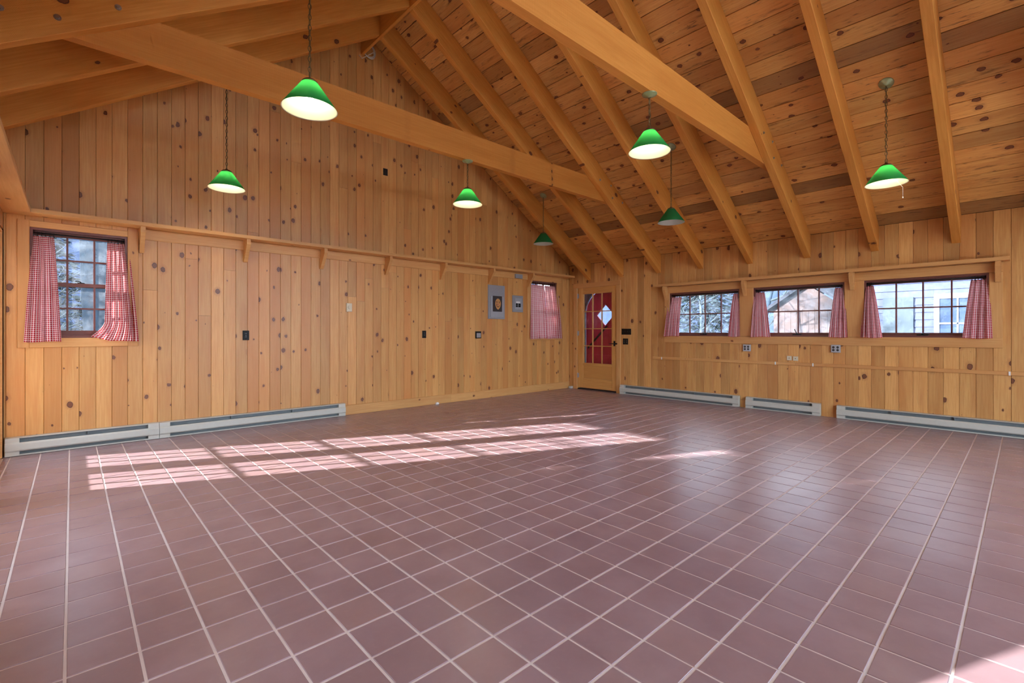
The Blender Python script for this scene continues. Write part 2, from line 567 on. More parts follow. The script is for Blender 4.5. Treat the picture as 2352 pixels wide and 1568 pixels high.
def tile_geo(g, xa, xb, ya, yb, z=0.0):
    xa += GR; xb -= GR; ya += GR; yb -= GR
    b = len(g.v); c = 0.0018
    g.v += [(xa,ya,z-.01),(xb,ya,z-.01),(xb,yb,z-.01),(xa,yb,z-.01),(xa,ya,z-c),(xb,ya,z-c),(xb,yb,z-c),(xa,yb,z-c),
            (xa+c,ya+c,z),(xb-c,ya+c,z),(xb-c,yb-c,z),(xa+c,yb-c,z)]
    for k in range(4):
        n = (k + 1) % 4
        g.face([b+k, b+n, b+4+n, b+4+k]); g.face([b+4+k, b+4+n, b+8+n, b+8+k])
    g.face([b+8, b+9, b+10, b+11])
g = G(); tile_geo(g, -PX/2, PX/2, -PY/2, PY/2)
proto = g.obj('tile', 'tile', floor)
for k, t in enumerate(tiles[:300]):
    o = proto if k == 0 else proto.copy()
    if k: COL.objects.link(o)
    o.location = ((t[0]+t[1])/2, (t[2]+t[3])/2, random.uniform(-0.0006, 0.0006))
g = G()
for t in tiles[300:]: tile_geo(g, *t)
o = g.obj('tile_field', 'tile', floor)
o['kind'] = 'stuff'

# ------------------------------------------------------------------ walls: backing and boards
def wall_board(parent, wall, a0, a1, z0, z1, mat, ztop=None, gap=0.0008, prud=0.0):
    """a vertical plank between a0 and a1; ztop = (height at a0, height at a1) for a raking top"""
    W = abs(a1 - a0) - 2 * gap
    ac = (a0 + a1) / 2
    k1 = 0.0
    L = 0.0 if ztop else z1 - z0
    if ztop:
        zc = (ztop[0] + ztop[1]) / 2
        L = zc - z0
        slope = (ztop[1] - ztop[0]) / (a1 - a0)      # dz / da
    if wall == 'A':      # faces -y, local y = -x
        if ztop: k1 = -slope
        m4 = frame((0,0,1), (-1,0,0), (0,-1,0), (ac, 0 + prud, z0))
    elif wall == 'B':    # faces -x, local y = +y
        if ztop: k1 = slope
        m4 = frame((0,0,1), (0,1,0), (-1,0,0), (0 + prud, ac, z0))
    elif wall == 'C':    # faces +x, local y = -y
        m4 = frame((0,0,1), (0,-1,0), (1,0,0), (XL - prud, ac, z0))
    else:                # rear, faces +y, local y = +x
        if ztop: k1 = slope
        m4 = frame((0,0,1), (1,0,0), (0,1,0), (ac, YF - prud, z0))
    return board('board', parent, mat, L, W, TB - 0.001, m4, 0.0, k1, ch=0.0028)

# gable wall
g = G()
yo = 0.16
slab(g, XL - 0.16, XR + 0.16, 0.0, EAVE, [A1, A2], lambda a, b, c, d: g.box(a, b, TB, yo, c, d))
g.prism([(XL - 0.16, EAVE), (XR + 0.16, EAVE), (XR + 0.16, roof_z(0.1)), (XA, ZA), (XL - 0.16, roof_z(XL - 0.1))], TB, yo, lambda a, b, t: (a, t, b))
wall_back = struct(g.obj('wall_back', 'dark'))
seams = []
x = -8.143
seams = [XL] + [x + 0.128 * k for k in range(64)]
seams = [s for s in seams if s < -0.02] + [0.0]
for a0, a1 in zip(seams[:-1], seams[1:]):
    spans = [(0.0, None)]
    for (wx0, wx1, wz0, wz1) in (A1, A2):
        if a1 > wx0 + 0.01 and a0 < wx1 - 0.01:
            spans = [(0.0, wz0 - 0.02), (wz1 + 0.02, None)]
    pr = random.uniform(-0.0008, 0.0008)
    for z0, z1 in spans:
        if z1 is not None:
            wall_board(wall_back, 'A', a0, a1, z0, z1, 'pine', prud=pr)
            continue
        zt = (roof_z(a0), roof_z(a1))
        top = min(zt)
        if z0 == 0.0 and top > 2.9 and random.random() < 0.55:      # butt joint
            zj = random.uniform(1.2, top - 0.5)
            wall_board(wall_back, 'A', a0, a1, z0, zj - 0.0008, 'pine', prud=pr)
            z0 = zj + 0.0008
        if a0 < XA < a1:
            zt = (min(zt), min(zt))
        wall_board(wall_back, 'A', a0, a1, z0, None, 'pine', ztop=zt, prud=pr)

# right wall
g = G()
slab(g, YF - 0.16, YB + 0.16, 0.0, EAVE, BW + [DOOR], lambda a, b, c, d: g.box(TB, 0.16, a, b, c, d))
wall_right = struct(g.obj('wall_right', 'dark'))
sb = [0.0, -0.13] + [-1.922 + 0.1405 * k for k in range(12, -1, -1)] + [-1.922 - 0.1405 * k for k in range(1, 33)]
sb = sorted(set(round(s, 4) for s in sb if -6.43 < s <= 0.0), reverse=True)
while sb[-1] - 0.26 > YF: sb.append(sb[-1] - 0.26 if len(sb) % 2 else sb[-1] - 0.18)
sb.append(YF)
sb = [s for k, s in enumerate(sb) if k == 0 or sb[k-1] - s > 0.05]
BG = (-6.245, -2.295, 1.105, 1.85)
for a1, a0 in zip(sb[:-1], sb[1:]):
    spans = [(0.0, EAVE)]
    for (w0, w1, z0, z1) in (BG, DOOR):
        if a1 > w0 + 0.01 and a0 < w1 - 0.01:
            spans = ([(0.0, z0 - 0.02)] if z0 > 0 else []) + [(z1 + 0.02, EAVE)]
    pr = random.uniform(-0.0012, 0.0012)
    for z0, z1 in spans:
        wall_board(wall_right, 'B', a0, a1, z0, z1, 'pineB', prud=pr)

# left wall
g = G()
slab(g, YF - 0.16, YB + 0.16, 0.0, roof_z(XL), CD, lambda a, b, c, d: g.box(XL - 0.16, XL - TB, a, b, c, d))
wall_left = struct(g.obj('wall_left', 'dark'))
s = 0.0
while s > YF + 0.02:
    a0, a1 = max(YF, s - 0.14), s
    spans = [(0.0, roof_z(XL))]
    for (w0, w1, z0, z1) in CD:
        if a1 > w0 + 0.01 and a0 < w1 - 0.01: spans = [(z1 + 0.02, roof_z(XL))]
    for z0, z1 in spans: wall_board(wall_left, 'C', a0, a1, z0, z1, 'pine')
    s -= 0.14

# rear wall (behind the camera) with an open doorway added to let daylight in
g = G()
slab(g, XL - 0.16, XR + 0.16, 0.0, EAVE, DD, lambda a, b, c, d: g.box(a, b, YF - 0.16, YF - TB, c, d))
wall_front = struct(g.obj('wall_front', 'dark'))
s = XL
while s < XR - 0.02:
    a0, a1 = s, min(XR, s + 0.14)
    z0 = 0.0
    for (w0, w1, q0, q1) in DD:
        if a1 > w0 + 0.01 and a0 < w1 - 0.01: z0 = q1 + 0.01
    wall_board(wall_front, 'D', a0, a1, z0, EAVE, 'pine')
    s += 0.14

wg = struct(empty('window_6', (0, 0, 0)))        # added gable glazing behind the camera, lets sky light reach the ceiling
xs_ = [XL + 0.0] + [-6.8, -5.7, XA, -3.5, -2.4, -1.2] + [XR]
for x in xs_[1:-1]:
    G().box(x - 0.035, x + 0.035, YF - 0.12, YF - 0.03, EAVE, roof_z(x) - 0.05).obj('mullion', 'clear', wg)
for xa, xb in zip(xs_[:-1], xs_[1:]):
    g = G()
    g.v += [(xa, YF - 0.07, EAVE), (xb, YF - 0.07, EAVE), (xb, YF - 0.07, roof_z(xb)), (xa, YF - 0.07, roof_z(xa))]
    g.face([0, 1, 2, 3]); g.obj('pane', 'glass', wg)

# ------------------------------------------------------------------ ceiling: roof deck, boards, rafters, ridge, ties
g = G()
th = 0.10
for (x0, x1) in ((XA, XR + 0.45), (XL - 0.45, XA)):
    f = (lambda x: EAVE - SL * x) if x1 > XA + 1 else (lambda x: ZA - SL * (XA - x))
    up = 0.024
    poly = [(x0, f(x0) + up), (x1, f(x1) + up), (x1, f(x1) + up + th), (x0, f(x0) + up + th)]
    g.prism(poly, YF - 0.45, YB + 0.45, lambda a, b, t: (a, t, b))
ceiling = struct(g.obj('ceiling', 'dark'))
RW = 0.1972          # board width along the slope
def roof_boards(side):
    n_in = (-SN, 0, -CS) if side > 0 else (SN, 0, -CS)
    Yv = (CS, 0, -SN) if side > 0 else (CS, 0, SN)
    span = (XR - XA) if side > 0 else (XA - XL)
    length = span / CS
    rows = math.ceil(length / RW)
    for r in range(rows):
        # the first row starts at the wall on the right slope, at the wall on the left slope
        s0, s1 = r * RW, min((r + 1) * RW, length)
        if s1 - s0 < 0.02: continue
        mid = (s0 + s1) / 2
        if side > 0:
            x = XR - mid * CS; z = EAVE + mid * SN
        else:
            x = XL + mid * CS; z = roof_z(XL) + mid * SN
        cuts = [YF]
        while cuts[-1] < -0.01:
            k = len(cuts) == 1 and random.choice([10, 9, 8, 7, 6]) or kprev - random.choice([3, 4, 5, 4, 6])
            kprev = k
            cuts.append(-0.5245 - 0.778 * k if k >= 0 else 0.0)
        for c0, c1 in zip(cuts[:-1], cuts[1:]):
            jit = random.uniform(0.0, 0.003)
            m4 = frame((0,1,0), Yv, n_in, (x - n_in[0] * jit, c0 + 0.001, z - n_in[2] * jit))
            board('roof_board', ceiling, 'roof', c1 - c0 - 0.002, (s1 - s0) - 0.006, 0.018, m4, ch=0.003)
roof_boards(1)
roof_boards(-1)

RT = 0.085           # rafter thickness
RD = 0.272           # rafter depth, square to the slope
def rafter(side, y_near):
    """y_near: the face towards the camera; returns object"""
    if side > 0:
        X, Y, x_top, x_bot = (CS, 0, -SN), (-SN, 0, -CS), XA + 0.02, XR - 0.001
        k = SL
        o = (x_top, y_near, roof_z(x_top) - 0.001)
        L = (x_bot - x_top) / CS
        kk = SL
    else:
        X, Y, x_top, x_bot = (-CS, 0, -SN), (SN, 0, -CS), XA - 0.02, XL + 0.001
        o = (x_top, y_near, roof_z(x_top) - 0.001)
        L = (x_top - x_bot) / CS
        kk = SL
    Xv, Yv = Vector(X), Vector(Y)
    Zv = Xv.cross(Yv)
    g = G()
    c = 0.004
    t0, t1 = (0.0, RT) if Zv.y > 0 else (-RT, 0.0)
    sec = [(0.0, t0), (RD - c, t0), (RD, t0 + c), (RD, t1 - c), (RD - c, t1), (0.0, t1)]
    for a, b in sec: g.v.append((kk * a, a, b))
    for a, b in sec: g.v.append((L + kk * a, a, b))
    n = 6
    g.face(range(n)); g.face([n + i for i in range(n)][::-1])
    for i in range(n):
        j = (i + 1) % n
        g.face([j, i, n + i, n + j])
    return g.obj('rafter', 'beam', ceiling, frame(X, Y, Zv, o))
def bolt(parent, x, y, z, big=1.0):
    g = G()
    g.disc((0, -0.004, 0), 0.020 * big, 'y', 18, 0.004)
    g.disc((0, -0.013, 0), 0.011 * big, 'y', 6, 0.010)
    o = g.obj('bolt', 'zinc')
    o.parent = parent
    o.matrix_basis = parent.matrix_basis.inverted() @ Matrix.Translation((x, y, z))
    return o
RY = [-0.567 - 0.778 * k for k in range(12)]
for k, y in enumerate(RY):
    if y < YF + 0.05: continue
    rr = rafter(1, y)
    rl = rafter(-1, y)
    if k in (2, 5, 8):
        for bx, bz in ((-1.78, 3.49), (-1.50, 3.46), (-1.46, 3.275), (-1.19, 3.25)):
            bolt(rr, bx, y, bz, 0.8)
        for bx, bz in ((-7.756, 3.276), (-7.443, 3.488), (-8.02, 3.22)):
            bolt(rl, bx, y, bz)
        # tie beam, on the far side of the rafter pair
        ty = y + RT
        zb, zt = 3.215, 3.53
        xa, xb = XL + 0.002, lambda z: (EAVE - z) / SL
        poly = [(xa, zb), (xb(zb) - 0.003, zb), (xb(zt) - 0.003, zt), (XA - (ZA - zt) / SL + 0.003, zt)]
        poly = [(p[0], p[1]) for p in poly]
        if poly[3][0] > xa: poly.insert(4, (xa, min(zt, roof_z(xa) - 0.003)))
        g = G()
        g.prism([(a - XL, b - zb) for a, b in poly], 0.0015, 0.0805, lambda a, b, t: (a, t, b))
        g.obj('tie_beam', 'beam', ceiling, Matrix.Translation((XL, ty, zb)))
g = G(); g.box(0, -YF - 0.004, -0.02, 0.02, 0, 0.33)
g.obj('ridge_board', 'beam', ceiling, frame((0, 1, 0), (-1, 0, 0), (0, 0, 1), (XA, YF + 0.002, 5.185)))

# ------------------------------------------------------------------ windows
def to_local(m, parent): return m
def window(name, loc, rz, w, h, cols, rows, hung, glass, casing):
    """local x right seen from inside, y outwards, z up; origin at the sill centre on the wall face"""
    root = struct(empty(name, loc, rz))
    g = G()
    jt = 0.022
    for (x0, x1, z0, z1) in ((-w/2, -w/2 + jt, 0, h), (w/2 - jt, w/2, 0, h), (-w/2 + jt, w/2 - jt, 0, jt), (-w/2 + jt, w/2 - jt, h - jt, h)):
        g.box(x0, x1, 0.001, 0.15, z0, z1)
    # stops
    for (x0, x1, z0, z1) in ((-w/2 + jt, -w/2 + jt + 0.012, jt, h - jt), (w/2 - jt - 0.012, w/2 - jt, jt, h - jt), (-w/2 + jt, w/2 - jt, h - jt - 0.012, h - jt)):
        g.box(x0, x1, 0.045, 0.06, z0, z1)
    g.obj('window_frame', 'maroon', root)
    iw0, iw1, iz0, iz1 = -w/2 + jt, w/2 - jt, jt, h - jt
    sashes = [(iz0, iz1, 0.075, rows)] if not hung else [((iz0 + iz1) / 2 - 0.02, iz1, 0.10, rows // 2), (iz0, (iz0 + iz1) / 2 + 0.02, 0.068, rows // 2)]
    for si, (z0, z1, y, rn) in enumerate(sashes):
        st = 0.036
        bot = 0.052 if (hung and si == 1) else st
        g = G()
        g.box(iw0, iw0 + st, y, y + 0.03, z0, z1)
        g.box(iw1 - st, iw1, y, y + 0.03, z0, z1)
        g.box(iw0 + st, iw1 - st, y, y + 0.03, z0, z0 + bot)
        g.box(iw0 + st, iw1 - st, y, y + 0.03, z1 - st, z1)
        sash = g.obj('sash', 'maroon', root)
        gx0, gx1, gz0, gz1 = iw0 + st, iw1 - st, z0 + bot, z1 - st
        mb = 0.016
        for c in range(1, cols):
            xc = gx0 + (gx1 - gx0) * c / cols
            G().box(xc - mb/2, xc + mb/2, y + 0.003, y + 0.027, gz0, gz1).obj('muntin', 'maroon', sash)
        for r in range(1, rn):
            zc = gz0 + (gz1 - gz0) * r / rn
            for c in range(cols):
                xa = gx0 + (gx1 - gx0) * c / cols + (mb/2 if c else 0)
                xb = gx0 + (gx1 - gx0) * (c + 1) / cols - (mb/2 if c < cols - 1 else 0)
                G().box(xa, xb, y + 0.003, y + 0.027, zc - mb/2, zc + mb/2).obj('muntin', 'maroon', sash)
        for c in range(cols):
            for r in range(rn):
                xa = gx0 + (gx1 - gx0) * c / cols + (mb/2 if c else 0)
                xb = gx0 + (gx1 - gx0) * (c + 1) / cols - (mb/2 if c < cols - 1 else 0)
                za = gz0 + (gz1 - gz0) * r / rn + (mb/2 if r else 0)
                zb = gz0 + (gz1 - gz0) * (r + 1) / rn - (mb/2 if r < rn - 1 else 0)
                G().face4(xa, xb, za, zb, y + 0.015).obj('pane', glass, sash)
        if hung and si == 1:
            g = G()
            g.box(-0.028, 0.028, y - 0.004, y + 0.03, z1, z1 + 0.008)
            g.tube([(0.0, y + 0.01, z1 + 0.012), (-0.02, y + 0.0, z1 + 0.022), (-0.045, y - 0.008, z1 + 0.020)], 0.005, 8)
            g.obj('sash_lock', 'iron', sash)
    if casing:
        for nm, x0, x1, z0, z1 in casing:
            L = z1 - z0
            if nm == 'v':
                board('casing', root, 'clear', L, x1 - x0, 0.018, frame((0,0,1), (-1,0,0), (0,-1,0), ((x0 + x1)/2, -0.019, z0)))
            else:
                board('casing', root, 'clear', x1 - x0, L, 0.018, frame((1,0,0), (0,0,1), (0,-1,0), (x0, -0.019, (z0 + z1)/2)))
    return root

def face4(self, x0, x1, z0, z1, y):
    b = len(self.v)
    self.v += [(x0, y, z0), (x1, y, z0), (x1, y, z1), (x0, y, z1)]
    self.face([b, b+1, b+2, b+3])
    return self
G.face4 = face4

def crank(parent, x, y, z, up):
    g = G()
    g.box(-0.055, 0.055, -0.012, 0.012, 0.0, 0.016)
    g.tube([(0, 0, 0.012), (0.0, -0.01, 0.03)], 0.011, 8)
    if up: g.tube([(0, -0.012, 0.026), (-0.012, -0.016, 0.05), (-0.028, -0.018, 0.085)], [0.006, 0.005, 0.006], 8)
    else: g.tube([(0, -0.012, 0.028), (0.03, -0.02, 0.026), (0.068, -0.022, 0.018)], [0.006, 0.005, 0.006], 8)
    o = g.obj('crank_handle', 'iron', parent)
    o.location = (x, y, z)

aw = A1[1] - A1[0]; ah = A1[3] - A1[2]
window('window_1', ((A1[0]+A1[1])/2, 0, A1[2]), 0, aw, ah, 3, 4, True, 'glass',
       [('v', -aw/2 - 0.084, -aw/2, -0.092, ah + 0.062), ('v', aw/2, aw/2 + 0.09, -0.092, ah + 0.062),
        ('h', -aw/2, aw/2, ah, ah + 0.062), ('h', -aw/2, aw/2, -0.092, 0.0)])
aw2 = A2[1] - A2[0]
window('window_2', ((A2[0]+A2[1])/2, 0, A2[2]), 0, aw2, ah, 3, 4, True, 'glass',
       [('v', -aw2/2 - 0.09, -aw2/2, -0.10, ah), ('v', aw2/2, aw2/2 + 0.09, -0.10, ah), ('h', -aw2/2, aw2/2, -0.10, 0.0)])
for k, w in enumerate(BW):
    r = window('window_%d' % (k + 3), (0, (w[0]+w[1])/2, w[2]), -math.pi/2, w[1]-w[0], w[3]-w[2], 4, 2, False, 'dusty', None)
    crank(r, 0.0, 0.03, 0.023, k == 1)
# common casing round the three right-hand windows
tr = struct(empty('trim_1', (0, 0, 0)))
def bboard(parent, name, mat, y0, y1, z0, z1, horiz, th=0.018, off=0.019):
    """plank on the right wall"""
    if horiz:
        return board(name, parent, mat, y1 - y0, z1 - z0, th, frame((0,-1,0), (0,0,1), (-1,0,0), (-off, y1, (z0+z1)/2)))
    return board(name, parent, mat, z1 - z0, y1 - y0, th, frame((0,0,1), (0,1,0), (-1,0,0), (-off, (y0+y1)/2, z0)))
bboard(tr, 'casing', 'clear', -6.353, -2.2, 0.99, 1.105, True)
bboard(tr, 'casing', 'clear', -6.353, -2.2, 1.85, 1.962, True)
for y0, y1 in ((-2.295, -2.2), (-3.69, -3.482), (-5.079, -4.862), (-6.353, -6.245)):
    bboard(tr, 'casing', 'clear', y0, y1, 1.106, 1.849, False)

# ------------------------------------------------------------------ the half-glazed door and the red door outside it
d1 = struct(empty('door_1', (0, 0, 0)))
# casing
bboard(d1, 'door_casing', 'clear', -0.225, -0.125, 0.0, 2.075, False)
bboard(d1, 'door_casing', 'clear', -1.285, -1.19, 0.0, 2.075, False)
bboard(d1, 'door_casing', 'clear', -1.285, -0.125, 2.076, 2.165, True)
g = G()
g.box(0.0, 0.15, -0.226, -0.214, 0, 2.10); g.box(0.0, 0.15, -1.20, -1.19, 0, 2.10); g.box(0.0, 0.15, -1.19, -0.226, 2.09, 2.10)
g.obj('door_jamb', 'clear', d1)
G().box(0.0, 0.16, -1.19, -0.226, 0.0, 0.018).obj('threshold', 'dark', d1)
slabp = empty('door_slab', (0, 0, 0), 0, d1)
def dpiece(nm, y0, y1, z0, z1, vert=True, x0=0.004, x1=0.044, mat='fir', ch=0.003):
    t = x1 - x0
    if vert:
        return board(nm, slabp, mat, z1 - z0, y1 - y0, t, frame((0,0,1), (0,1,0), (-1,0,0), (x0, (y0+y1)/2, z0)), ch=ch)
    return board(nm, slabp, mat, y1 - y0, z1 - z0, t, frame((0,-1,0), (0,0,1), (-1,0,0), (x0, y1, (z0+z1)/2)), ch=ch)
DY0, DY1 = -1.187, -0.230
gy0, gy1, gz0, gz1 = -1.063, -0.378, 0.545, 1.945
dpiece('stile', gy1 + 0.012, DY1, 0.035, 2.085)
dpiece('stile', DY0, gy0 - 0.012, 0.035, 2.085)
dpiece('rail', gy0 - 0.012, gy1 + 0.012, gz1 + 0.012, 2.085, False)
dpiece('rail', gy0 - 0.012, gy1 + 0.012, 0.492, gz0 - 0.012, False)
dpiece('rail', gy0 - 0.012, gy1 + 0.012, 0.035, 0.235, False)
dpiece('panel', gy0 - 0.011, gy1 + 0.011, 0.236, 0.491, False, 0.014, 0.034)
# glazing bead
for y0, y1, z0, z1, v in ((gy0 - 0.012, gy0, gz0, gz1, True), (gy1, gy1 + 0.012, gz0, gz1, True), (gy0, gy1, gz1, gz1 + 0.012, False), (gy0, gy1, gz0 - 0.012, gz0, False)):
    dpiece('glazing_bead', y0, y1, z0, z1, v, 0.009, 0.040)
ys = [gy1, -0.600, -0.825, gy0]
zs = [gz0, 0.892, 1.240, 1.589, gz1]
for y in ys[1:3]: dpiece('muntin', y - 0.008, y + 0.008, gz0, gz1, True, 0.010, 0.038)
for z in zs[1:4]:
    for a, b in ((0, 1), (1, 2), (2, 3)):
        dpiece('muntin', ys[b] + (0.008 if b < 3 else 0), ys[a] - (0.008 if a else 0), z - 0.008, z + 0.008, False, 0.011, 0.037)
for a in range(3):
    for c in range(4):
        g = G()
        y0, y1 = ys[a+1], ys[a]
        g.v += [(0.024, y0, zs[c]), (0.024, y1, zs[c]), (0.024, y1, zs[c+1]), (0.024, y0, zs[c+1])]
        g.face([0, 1, 2, 3])
        g.obj('pane', 'glass', slabp)
for z in (1.915, 1.149, 0.284):
    g = G(); g.tube([(-0.006, -0.232, z - 0.05), (-0.006, -0.232, z + 0.05)], 0.008, 10)
    g.box(-0.002, 0.004, -0.26, -0.222, z - 0.045, z + 0.045)
    g.obj('hinge', 'steel', slabp)
g = G()
g.box(-0.004, 0.004, -1.152, -1.118, 0.90, 1.0)
g.tube([(0.0, -1.135, 0.949), (-0.05, -1.135, 0.949), (-0.055, -1.10, 0.949), (-0.055, -1.055, 0.946)], 0.008, 8)
g.tube([(0.0, -1.205, 0.949), (-0.03, -1.205, 0.949)], 0.009, 8)
g.box(-0.035, -0.022, -1.215, -1.165, 0.935, 0.962)
g.obj('door_handle', 'iron', slabp)

d2 = struct(empty('door_2', (0, 0, 0)))
cy, cz, ro, rd = -0.737, 1.54, 0.525, 0.495
def arch(r, z0=0.0, n=28):
    pts = [(cy - r, z0)]
    pts += [(cy - r * math.cos(math.pi * k / n), cz + r * math.sin(math.pi * k / n)) for k in range(n + 1)]
    pts += [(cy + r, z0)]
    return pts
# surround with an arched opening
out = [(cy - 0.75, 0.0), (cy - 0.75, 2.25), (cy + 0.75, 2.25), (cy + 0.75, 0.0)]
g = G()
ap = arch(ro)
n = len(ap)
xs0, xs1 = 0.25, 0.30
for i in range(n - 1):
    (ya, za), (yb, zb) = ap[i], ap[i+1]
    def pj(y, z):
        if z <= cz: return (cy - 0.75 if y < cy else cy + 0.75, z)
        dy, dz = y - cy, z - cz
        s = min(0.75 / max(abs(dy), 1e-6), (2.25 - cz) / max(dz, 1e-6))
        return (cy + dy * s, cz + dz * s)
    q = [(ya, za), (yb, zb), pj(yb, zb), pj(ya, za)]
    g.prism(q, xs0, xs1, lambda a, b, t: (t, a, b))
g.obj('arched_surround', 'dark', d2)
leaf = empty('arched_leaf', (0, 0, 0), 0, d2)
dia = 0.215
# red planks of the leaf, with the diamond cut out
pl = [-rd + 2 * rd * k / 7 for k in range(8)]
def zarch(u): return cz + math.sqrt(max(0.0, rd * rd - u * u))
for u0, u1 in zip(pl[:-1], pl[1:]):
    a, b = u0 + 0.0015, u1 - 0.0015
    us = [a + (b - a) * k / 6 for k in range(7)]
    g = G()
    zc = 1.52
    def low(u): return zc - max(0.0, dia - abs(u))
    def high(u): return zc + max(0.0, dia - abs(u))
    cutting = min(abs(a), abs(b)) < dia or a * b < 0
    if cutting:
        brk = sorted(set(us + [q for q in (-dia, 0.0, dia) if a < q < b]))
        g.prism([(a, 0.03), (b, 0.03)] + [(u, low(u)) for u in brk[::-1]], 0.262, 0.288, lambda p, q, t: (t, cy + p, q))
        g.prism([(u, high(u)) for u in brk] + [(u, zarch(u)) for u in us[::-1]], 0.262, 0.288, lambda p, q, t: (t, cy + p, q))
    else:
        g.prism([(a, 0.03), (b, 0.03)] + [(u, zarch(u)) for u in us[::-1]], 0.262, 0.288, lambda p, q, t: (t, cy + p, q))
    g.obj('plank', 'red', leaf)
g = G()
g.v += [(0.275, cy - dia, 1.52), (0.275, cy, 1.52 - dia), (0.275, cy + dia, 1.52), (0.275, cy, 1.52 + dia)]
g.face([0, 1, 2, 3]); g.obj('diamond_pane', 'glass', leaf)
g = G()
for s1, s2 in (((-1, 0), (0, 1)), ((0, 1), (1, 0)), ((1, 0), (0, -1)), ((0, -1), (-1, 0))):
    p = [(cy + s1[0] * dia, 1.52 + s1[1] * dia), (cy + s2[0] * dia, 1.52 + s2[1] * dia), (cy + s2[0] * (dia + 0.03), 1.52 + s2[1] * (dia + 0.03)), (cy + s1[0] * (dia + 0.03), 1.52 + s1[1] * (dia + 0.03))]
    g.prism(p, 0.252, 0.262, lambda a, b, t: (t, a, b))
g.obj('diamond_frame', 'red', leaf)
g = G()
g.prism([(cy + 0.44, 0.86), (cy + 0.44, 0.82), (cy - 0.06, 1.29), (cy - 0.03, 1.31)], 0.244, 0.262, lambda a, b, t: (t, a, b))
g.obj('brace', 'dark', leaf)
for z in (0.66,):
    G().box(0.244, 0.262, cy - rd + 0.02, cy + rd - 0.02, z - 0.045, z + 0.045).obj('batten', 'red', leaf)

# ------------------------------------------------------------------ glazed doors in the left wall
dn = 3
for (y0, y1, z0, z1) in CD:
    root = struct(empty('door_%d' % dn, (XL, 0, 0)))
    dn += 1
    g = G()
    g.box(-0.16, 0.0, y0, y0 + 0.02, 0, z1); g.box(-0.16, 0.0, y1 - 0.02, y1, 0, z1); g.box(-0.16, 0.0, y0 + 0.02, y1 - 0.02, z1 - 0.02, z1)
    g.obj('door_jamb', 'clear', root)
    n = 2
    lw = (y1 - y0 - 0.04) / n
    for k in range(n):
        a = y0 + 0.02 + k * lw + 0.002; b = a + lw - 0.004
        leafd = empty('door_leaf', (0, 0, 0), 0, root)
        st = 0.13
        ga, gb, ga0, gb0 = a + st, b - st, 0.235, 1.985
        if b > y1 - 0.1: gb = b - st
        for nm, p, q, r, s_ in (('stile', a, ga, 0.01, z1 - 0.024), ('stile', gb, b, 0.01, z1 - 0.024), ('rail', ga, gb, 0.01, ga0), ('rail', ga, gb, gb0, z1 - 0.024)):
            G().box(-0.09, -0.05, p, q, r, s_).obj(nm, 'fir', leafd)
        for c in range(1, 3):
            yy = ga + (gb - ga) * c / 3
            G().box(-0.082, -0.058, yy - 0.012, yy + 0.012, ga0, gb0).obj('muntin', 'fir', leafd)
        for c in range(1, 5):
            zz = ga0 + (gb0 - ga0) * c / 5
            G().box(-0.081, -0.059, ga, gb, zz - 0.011, zz + 0.011).obj('muntin', 'fir', leafd)
        for c in range(3):
            for r_ in range(5):
                ya, yb = ga + (gb - ga) * c / 3, ga + (gb - ga) * (c + 1) / 3
                za, zb = ga0 + (gb0 - ga0) * r_ / 5, ga0 + (gb0 - ga0) * (r_ + 1) / 5
                g = G()
                g.v += [(-0.07, ya, za), (-0.07, yb, za), (-0.07, yb, zb), (-0.07, ya, zb)]
                g.face([0, 1, 2, 3]); g.obj('pane', 'glass', leafd)

# ------------------------------------------------------------------ skirting and batten
bb = struct(empty('baseboard_back', (0, 0, 0)))
for x0, x1 in ((-4.87, -3.05), (-3.048, -0.02)):
    board('skirting', bb, 'clear', x1 - x0, 0.138, 0.018, frame((1,0,0), (0,0,1), (0,-1,0), (x0, -0.019, 0.069)))
bt = struct(empty('trim_2', (0, 0, 0)))
b1 = bboard(bt, 'batten', 'clear', -4.27, -1.97, 0.688, 0.732, True)
b2 = bboard(bt, 'batten', 'clear', -9.25, -4.272, 0.688, 0.732, True)
for y in (-2.149, -4.004, -4.491, -6.407):
    p = b1 if y > -4.27 else b2
    g = G()
    g.box(-0.008, 0.008, -0.022, 0.022, 0.0, 0.003); g.box(-0.006, 0.006, -0.012, 0.012, 0.003, 0.010)
    o = g.obj('clip', 'white', p)
    o.matrix_basis = p.matrix_basis.inverted() @ frame((0,-1,0), (0,0,1), (-1,0,0), (-0.0195, y, 0.710))

# ------------------------------------------------------------------ wall shelves
def bracket(parent, wall, a, ztop, zbot, depth, th=0.042):
    prof = [(0, ztop), (0, zbot), (0.026, zbot), (depth, ztop - 0.06), (depth, ztop)]
    g = G()
    if wall == 'A': g.prism(prof, a - th/2, a + th/2, lambda p, q, t: (t, -0.001 - p, q))
    else: g.prism(prof, a - th/2, a + th/2, lambda p, q, t: (-0.020 - p, t, q))
    # own frame so that the grain follows the bracket
    return g.obj('bracket', 'clear', parent)
sh = tag(empty('wall_shelf', (-4.0, 0, 2.29)), 'long narrow pine shelf on brackets across the whole gable wall', 'shelf')
def rel(o, root):
    o.matrix_basis = Matrix.Translation(root.location).inverted() @ o.matrix_basis
rel(board('shelf_board', sh, 'clear', 8.13 - 0.03, 0.20, 0.04, frame((1,0,0), (0,-1,0), (0,0,-1), (XL + 0.002, -0.101, 2.292)), ch=0.003), sh)
rel(board('apron', sh, 'clear', 6.87, 0.115, 0.018, frame((1,0,0), (0,0,1), (0,-1,0), (-7.154, -0.0195, 2.2335))), sh)
for x in (-7.13, -6.12, -5.19, -4.227, -3.24, -2.216, -1.23):
    rel(bracket(sh, 'A', x, 2.291, 2.03, 0.17), sh)
